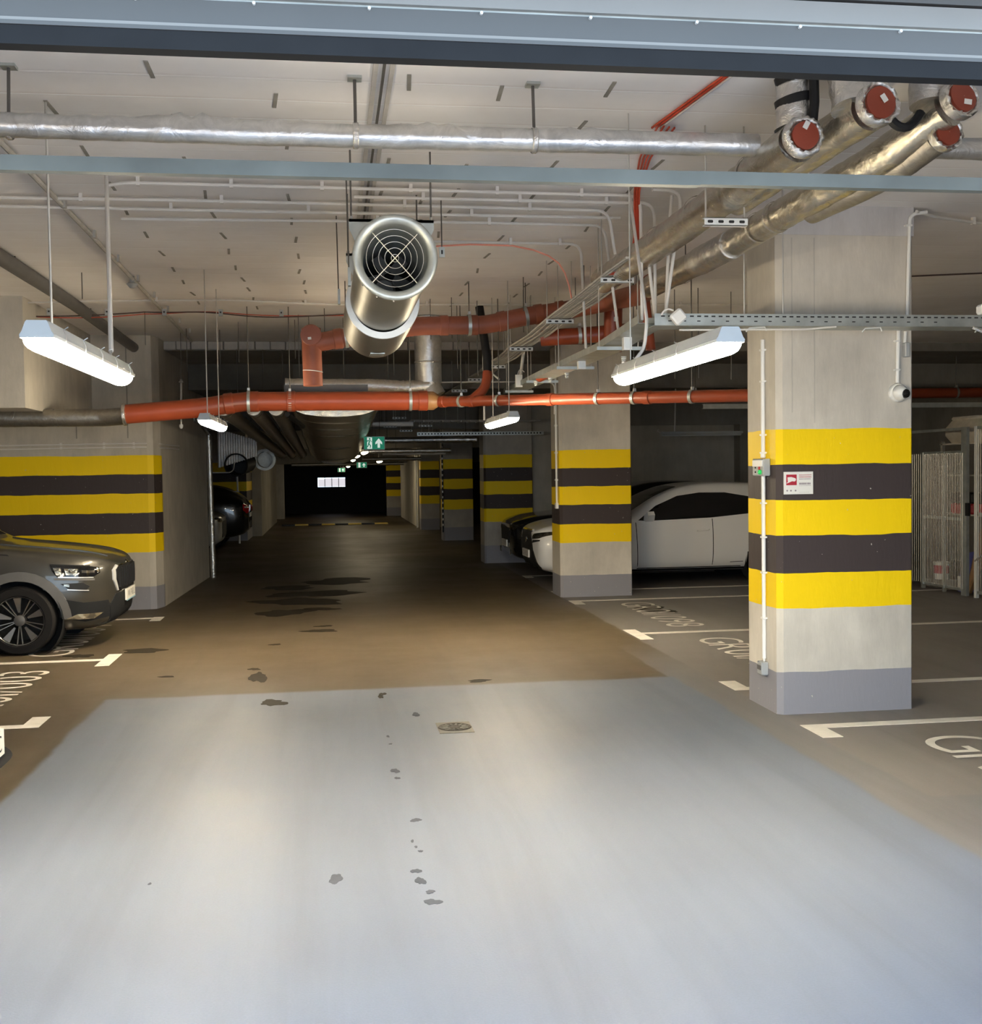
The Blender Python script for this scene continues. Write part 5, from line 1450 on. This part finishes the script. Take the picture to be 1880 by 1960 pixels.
# stations: x, zb, wl, zl, wm, zm, ws, zs, wrail, zrail, wtop, ztop  (metres, real size)
SUV = [(0.0, .44, .18, .46, .22, .56, .24, .70, .22, .80, .16, .82),
       (-.03, .34, .34, .38, .42, .56, .44, .74, .40, .84, .30, .86),
       (-.09, .27, .50, .33, .58, .56, .59, .78, .53, .885, .42, .905),
       (-.18, .23, .64, .31, .71, .56, .70, .80, .63, .92, .50, .94),
       (-.32, .21, .75, .30, .81, .57, .79, .84, .71, .955, .56, .975),
       (-.55, .20, .82, .30, .885, .58, .85, .88, .77, .99, .60, 1.01),
       (-.85, .20, .84, .31, .915, .60, .88, .92, .81, 1.025, .62, 1.045),
       (-1.20, .21, .84, .33, .92, .63, .895, .97, .83, 1.06, .60, 1.085),
       (-1.36, .22, .84, .34, .92, .64, .90, .99, .82, 1.09, .58, 1.12),
       (-1.75, .22, .84, .34, .92, .64, .905, 1.02, .76, 1.27, .55, 1.36),
       (-2.1, .22, .84, .34, .92, .64, .905, 1.03, .70, 1.44, .52, 1.545),
       (-2.6, .22, .84, .34, .92, .64, .905, 1.04, .68, 1.52, .50, 1.60),
       (-3.5, .22, .84, .34, .92, .64, .905, 1.06, .67, 1.50, .50, 1.585),
       (-4.05, .25, .82, .36, .90, .64, .88, 1.06, .64, 1.44, .46, 1.50),
       (-4.30, .32, .74, .40, .84, .64, .80, 1.0, .60, 1.18, .42, 1.22),
       (-4.38, .42, .60, .46, .70, .64, .66, .90, .52, .96, .38, .98)]
def plate_text(c, txt, side, y0, z0, w, h, mat='black'):
    text_meshes(txt, lambda u, v: Vector((side, y0 + (u - .5)*w, z0 + (v - .5)*h)), c, mat, 'plate_character')

# ---- graphite crossover on the left
S = .93
c = Car('parked_car', (-2.02, 11.70, 0), 0, SUV, M['paint_graphite'], 'graphite crossover parked nose out on the left', S, (-.90, -3.53), .345, .92)
for ax in c.axles:
    for sd in (-1, 1): c.wheel(ax, sd)
for side in ('N', 'L'): 
    for ax in c.axles: c.arch(ax, side, 'cladding', .085)
GR = [(-.40, .58), (.40, .58), (.47, .70), (.47, .80), (.40, .835), (-.40, .835), (-.47, .80), (-.47, .70)]
c.patch([(a*1.05, .71 + (b - .71)*1.08) for a, b in GR], 'F', 'grille_frame', 'chrome', .008, cell=.04)
c.patch(GR, 'F', 'grille', 'black', .016, cell=.04)
for i in range(13):
    y = -.42 + i*.07
    c.patch([(y - .009, .61), (y + .009, .61), (y + .009, .815), (y - .009, .815)], 'F', 'grille_bar', 'black', .030)
for side, sg in (('N', -1), ('L', 1)):
    P_ = lambda pts, nm, mt, off=.010, cell=.03: c.patch(pts, side, nm, mt, off, cell=cell)
    P_([(-.60, .885), (-.58, .83), (-.53, .765), (-.22, .745), (-.155, .79), (-.165, .845), (-.24, .86)], 'headlight', 'glass', .010)
    P_([(-.57, .86), (-.54, .79), (-.49, .785), (-.50, .86)], 'reflector', 'headlight', .015)
    P_([(-.47, .85), (-.45, .785), (-.36, .78), (-.34, .84)], 'reflector', 'headlight', .015)
    P_([(-.31, .825), (-.31, .80), (-.20, .79), (-.20, .815)], 'reflector', 'chrome', .015)
    P_([(-.185, .84), (-.175, .79), (-.155, .80), (-.165, .838)], 'corner_lamp', 'headlight', .015)
    P_([(-.52, .762), (-.21, .742), (-.21, .752), (-.52, .772)], 'headlight_strip', 'paint_silver', .014)
    P_([(-.60, .892), (-.24, .866), (-.24, .874), (-.60, .90)], 'headlight_brow', 'black', .012)
    P_([(-.50, .70), (-.42, .64), (-.27, .625), (-.24, .66), (-.30, .70)], 'fog_light', 'black', .010)
    P_([(-.47, .675), (-.42, .665), (-.42, .69), (-.47, .695)], 'fog_lens', 'headlight', .016)
    P_([(-.44, .635), (-.25, .615), (-.25, .624), (-.44, .644)], 'fog_strip', 'paint_silver', .012)
    P_([(-.56, .74), (-.20, .715), (-.20, .735), (-.35, .745), (-.56, .76)], 'bumper_ridge', 'cladding', .008)
    P_([(-.52, .36), (-.50, .55), (-.30, .50), (-.10, .50), (-.06, .33), (-.30, .30)], 'lower_bumper', 'rubber', .010, .05)
    P_([(-.48, .335), (-.36, .385), (-.14, .38), (-.22, .325)], 'skid_insert', 'chrome', .020)
    c.patch([(sg*.42, .835), (sg*.49, .80), (sg*.49, .70), (sg*.43, .58), (sg*.46, .58), (sg*.54, .70), (sg*.54, .80), (sg*.46, .85)], 'F', 'grille_wing', 'paint_silver', .012, cell=.03)
c.patch([(-.50, .24), (.50, .24), (.56, .44), (.48, .55), (-.48, .55), (-.56, .44)], 'F', 'lower_bumper', 'rubber', .010)
c.patch([(-.60, .215), (.60, .215), (.62, .255), (-.62, .255)], 'F', 'chin', 'cladding', .020)
pl = B().box((.010, -.26, .455), (.026, .26, .575)).obj('number_plate', 'plate', c.t, 0)
plate_text(pl, 'WI 7413 L', .0272, .02, .517, .40, .07, 'cladding')
B().box((.024, -.26, .446), (.028, .26, .458)).obj('plate_frame', plain('plate_blue', (.25, .45, .55, 1)), pl, 0)
B().lathe([(.036, 0), (.038, .006), (.030, .010), (.001, .011)], (-.01, 0, .845), (1, 0, .7), 24).obj('badge', 'chrome', c.t)
# side: windows, seams
for side in ('N', 'L'):
    c.patch([(-1.60, 1.06), (-1.42, 1.06), (-1.95, 1.36), (-2.25, 1.46), (-3.3, 1.45), (-3.85, 1.32), (-3.75, 1.10)], side, 'side_window', 'glass', .004)
    c.patch([(-.98, .99), (-1.0, 1.005), (-1.35, 1.04), (-1.35, 1.025)], side, 'bonnet_seam', 'black', .003)
    c.patch([(-1.45, .32), (-1.44, .32), (-1.42, .98), (-1.43, .98)], side, 'door_seam', 'black', .003)
c.patch([(-1.40, -.60), (-1.40, .60), (-2.06, .50), (-2.06, -.50)], 'T', 'windscreen', 'glass', .004, cell=.1)
for sg in (-1, 1):
    c.patch([(-.14, sg*.34), (-.14, sg*.36), (-1.30, sg*.50), (-1.30, sg*.47)], 'T', 'bonnet_crease', 'paint_graphite', .010, cell=.1)
    m = B().bbox((-1.72, sg*.92 - .09, 1.05), (-1.55, sg*.92 + .09, 1.18), .03).obj('mirror', 'paint_graphite', c.t, 40)

# ---- car cut off by the left edge
c = Car('parked_car', (-1.63, 5.42, 0), 0, SUV, M['paint_black'], 'black car poking its nose in at the lower left edge', S, (-.90, -3.53), .345, .92)
for ax in c.axles:
    for sd in (-1, 1): c.wheel(ax, sd)
c.patch([(-.62, .15), (.62, .15), (.64, .30), (-.64, .30)], 'F', 'lower_bumper', 'rubber', .13)
c.patch(GR, 'F', 'grille', 'black', .012)
for side in ('N', 'L'): c.patch([(-.60, .885), (-.53, .765), (-.22, .745), (-.165, .845)], side, 'headlight', 'headlight', .008, cell=.04)
pl = B().box((.015, -.20, .32), (.034, .36, .455)).obj('number_plate', 'plate', c.t, 0)
plate_text(pl, 'GD 905 C', .0352, .08, .388, .46, .085, 'black')
B().box((.028, -.205, .312), (.0352, .365, .322)).obj('plate_frame', 'black', pl, 0)

# ---- white hatch crossover on the right
HATCH = [(0.0, .42, .36, .44, .50, .60, .50, .74, .46, .80, .40, .82),
         (-.05, .32, .60, .38, .72, .58, .68, .76, .60, .84, .50, .86),
         (-.16, .25, .74, .33, .83, .56, .79, .78, .70, .89, .56, .905),
         (-.40, .21, .82, .30, .885, .56, .86, .83, .77, .94, .60, .965),
         (-.85, .20, .84, .30, .91, .60, .885, .89, .80, .985, .62, 1.01),
         (-1.25, .20, .84, .32, .915, .62, .895, .94, .80, 1.02, .60, 1.05),
         (-1.42, .20, .84, .32, .915, .62, .90, .96, .78, 1.06, .58, 1.09),
         (-1.85, .20, .84, .32, .915, .62, .905, .985, .71, 1.26, .54, 1.33),
         (-2.25, .20, .84, .32, .915, .62, .905, 1.0, .66, 1.39, .50, 1.47),
         (-2.75, .20, .84, .32, .915, .62, .905, 1.02, .63, 1.44, .48, 1.52),
         (-3.4, .20, .84, .32, .915, .62, .905, 1.06, .62, 1.42, .47, 1.50),
         (-3.95, .22, .84, .34, .91, .64, .89, 1.10, .60, 1.32, .45, 1.40),
         (-4.35, .30, .76, .38, .85, .66, .80, 1.06, .58, 1.14, .42, 1.18),
         (-4.49, .42, .60, .46, .70, .66, .64, .92, .50, .96, .38, .98)]
W = .94
c = Car('parked_car', (2.80, 15.97, 0), PI, HATCH, M['paint_white'], 'white hatchback crossover parked behind the second striped column', W, (-.92, -3.56), .335, .915)
for ax in c.axles:
    for sd in (-1, 1): c.wheel(ax, sd)
for side in ('N', 'L'):
    c.patch([(-1.50, .985), (-1.62, .975), (-2.6, 1.005), (-3.35, 1.07), (-3.62, 1.16), (-3.35, 1.29), (-2.9, 1.37), (-2.5, 1.375), (-2.15, 1.33), (-1.80, 1.19)], side, 'side_window', 'glass', .005)
    c.patch([(-1.505, .30), (-1.495, .30), (-1.455, .955), (-1.465, .955)], side, 'door_seam', 'black', .003)
    c.patch([(-2.655, .30), (-2.645, .30), (-2.62, .99), (-2.63, .99)], side, 'door_seam', 'black', .003)
    c.patch([(-1.50, .262), (-3.1, .262), (-3.1, .275), (-1.50, .275)], side, 'sill_seam', 'rubber', .004)
    c.patch([(-1.30, .20), (-3.2, .20), (-3.2, .255), (-1.30, .255)], side, 'sill', 'rubber', .010)
    c.patch([(-2.92, .33), (-3.12, .335), (-3.12, .345), (-2.92, .34)], side, 'side_badge', 'cladding', .006, cell=.1)
for sg in (-1, 1):
    m = B()
    m.add([Vector(v) for v in ((-1.60, sg*.88, .955), (-1.72, sg*.88, .955), (-1.60, sg*.97, .99), (-1.72, sg*.99, .99), (-1.60, sg*1.08, 1.06), (-1.70, sg*1.09, 1.07), (-1.58, sg*.90, .985), (-1.70, sg*.90, .99), (-1.57, sg*.97, 1.06), (-1.69, sg*.99, 1.075), (-1.60, sg*1.05, 1.115), (-1.69, sg*1.06, 1.12))],
          [(0,2,3,1),(2,4,5,3),(6,7,9,8),(8,9,11,10),(0,6,8,2),(2,8,10,4),(1,3,9,7),(3,5,11,9),(4,10,11,5),(0,1,7,6)])
    m.obj('mirror', 'paint_white', c.t, 60)
    hd = B().tube([(-2.38, sg*.905, .815), (-2.40, sg*.935, .818), (-2.56, sg*.935, .83), (-2.59, sg*.905, .832)], .014, 8).obj('door_handle', 'paint_white', c.t)
    q = lambda pts: [(sg*a, b) for a, b in pts]
    c.patch(q([(.46, .72), (.52, .80), (.80, .84), (.84, .80), (.70, .74)]), 'F', 'headlight', 'headlight', .010, cell=.03)
    c.patch(q([(.44, .66), (.50, .71), (.72, .72), (.72, .70)]), 'F', 'headlight_shadow', 'black', .008, cell=.03)
c.patch([(-.46, .60), (-.34, .80), (-.40, .84), (.40, .84), (.34, .80), (.46, .60), (.62, .30), (.50, .24), (-.50, .24), (-.62, .30)], 'F', 'grille', 'black', .012)
c.patch([(-.36, .838), (.36, .838), (.36, .856), (-.36, .856)], 'F', 'grille_chrome', 'chrome', .018)
c.patch([(-.52, .29), (.52, .29), (.50, .31), (-.50, .31)], 'F', 'lower_chrome', 'chrome', .02)
B().lathe([(.05, 0), (.05, .008), (.001, .012)], (.01, 0, .70), (1, 0, .25), 20).obj('badge', 'chrome', c.t)
pl = B().box((.012, -.26, .43), (.034, .26, .545)).obj('number_plate', 'plate', c.t, 0)
plate_text(pl, 'GD 4K 218', .0352, 0, .488, .42, .07, 'print_grey')
c.patch([(-1.46, -.58), (-1.46, .58), (-2.2, .48), (-2.2, -.48)], 'T', 'windscreen', 'glass', .004, cell=.1)

# ---- black car beyond it
c = Car('parked_car', (2.86, 18.35, 0), PI, HATCH, M['paint_black'], 'black car nose showing beyond the white car', W, (-.92, -3.56), .335, .915)
for ax in c.axles:
    for sd in (-1, 1): c.wheel(ax, sd)
for sg in (-1, 1): c.patch([(sg*.46, .72), (sg*.52, .80), (sg*.80, .84), (sg*.70, .74)], 'F', 'headlight', 'headlight', .010, cell=.03)
c.patch([(-.40, .50), (-.44, .76), (.44, .76), (.40, .50)], 'F', 'grille', 'rubber', .012)
pl = B().box((.012, -.26, .43), (.034, .26, .545)).obj('number_plate', 'plate', c.t, 0)
plate_text(pl, 'GD 82 91K', .0352, 0, .488, .42, .07, 'print_grey')
for sg in (-1, 1):
    B().box((.0, sg*.55 - .03, .30), (.02, sg*.55 + .03, .40)).obj('fog_light', 'headlight', c.t, 0)

# ---- silver car and dark car with red tail lamps far left
c = Car('parked_car', (-2.15, 23.6, 0), 0, HATCH, M['paint_silver'], 'silver car half hidden behind the striped wall far left', W, (-.92, -3.56), .335, .915)
for sd in (-1, 1): c.wheel(-.92, sd)
for sg in (-1, 1): c.patch([(sg*.46, .72), (sg*.52, .80), (sg*.80, .84), (sg*.70, .74)], 'F', 'headlight', 'headlight', .010, cell=.03)
c.patch([(-.40, .40), (-.44, .74), (.44, .74), (.40, .40)], 'F', 'grille', 'black', .012)
c.patch([(-1.46, -.58), (-1.46, .58), (-2.2, .48), (-2.2, -.48)], 'T', 'windscreen', 'glass', .004, cell=.1)
c = Car('parked_car', (-6.05, 26.6, 0), PI, HATCH, M['paint_black'], 'dark car with red tail lamps far left before the striped pillar', W, (-.92, -3.56), .335, .915)
for sd in (-1, 1): c.wheel(-3.56, sd)
for sg in (-1, 1):
    c.patch([(sg*.45, .90), (sg*.50, 1.0), (sg*.80, 1.02), (sg*.82, .88), (sg*.74, .80)], 'R', 'tail_lamp', 'taillight', .012, cell=.04)
    c.patch([(sg*.55, .93), (sg*.55, .96), (sg*.78, .965), (sg*.78, .935)], 'R', 'tail_strip', 'plate', .018, cell=.04)
c.patch([(-.26, .70), (.26, .70), (.26, .80), (-.26, .80)], 'R', 'number_plate', 'plate', .012)
t = thing('marker_post', (-2.13, 27.2, 0), 'thin white post beside the far striped pillar', 'post')
B().cyl((-2.13, 27.2, 0), (-2.16, 27.2, 1.9), .022, n=8).obj('tube', 'white', t)
for z in (.3, 1.2): B().lathe([(.022, 0), (.028, .004), (.028, .03), (.022, .034)], (-2.14, 27.2, z), (0, 0, 1), 10).obj('band', 'grey_plastic', t)

# ------------------------------------------------------------------ tidy
for o in list(scene.objects):
    if '_w' in o: del o['_w']
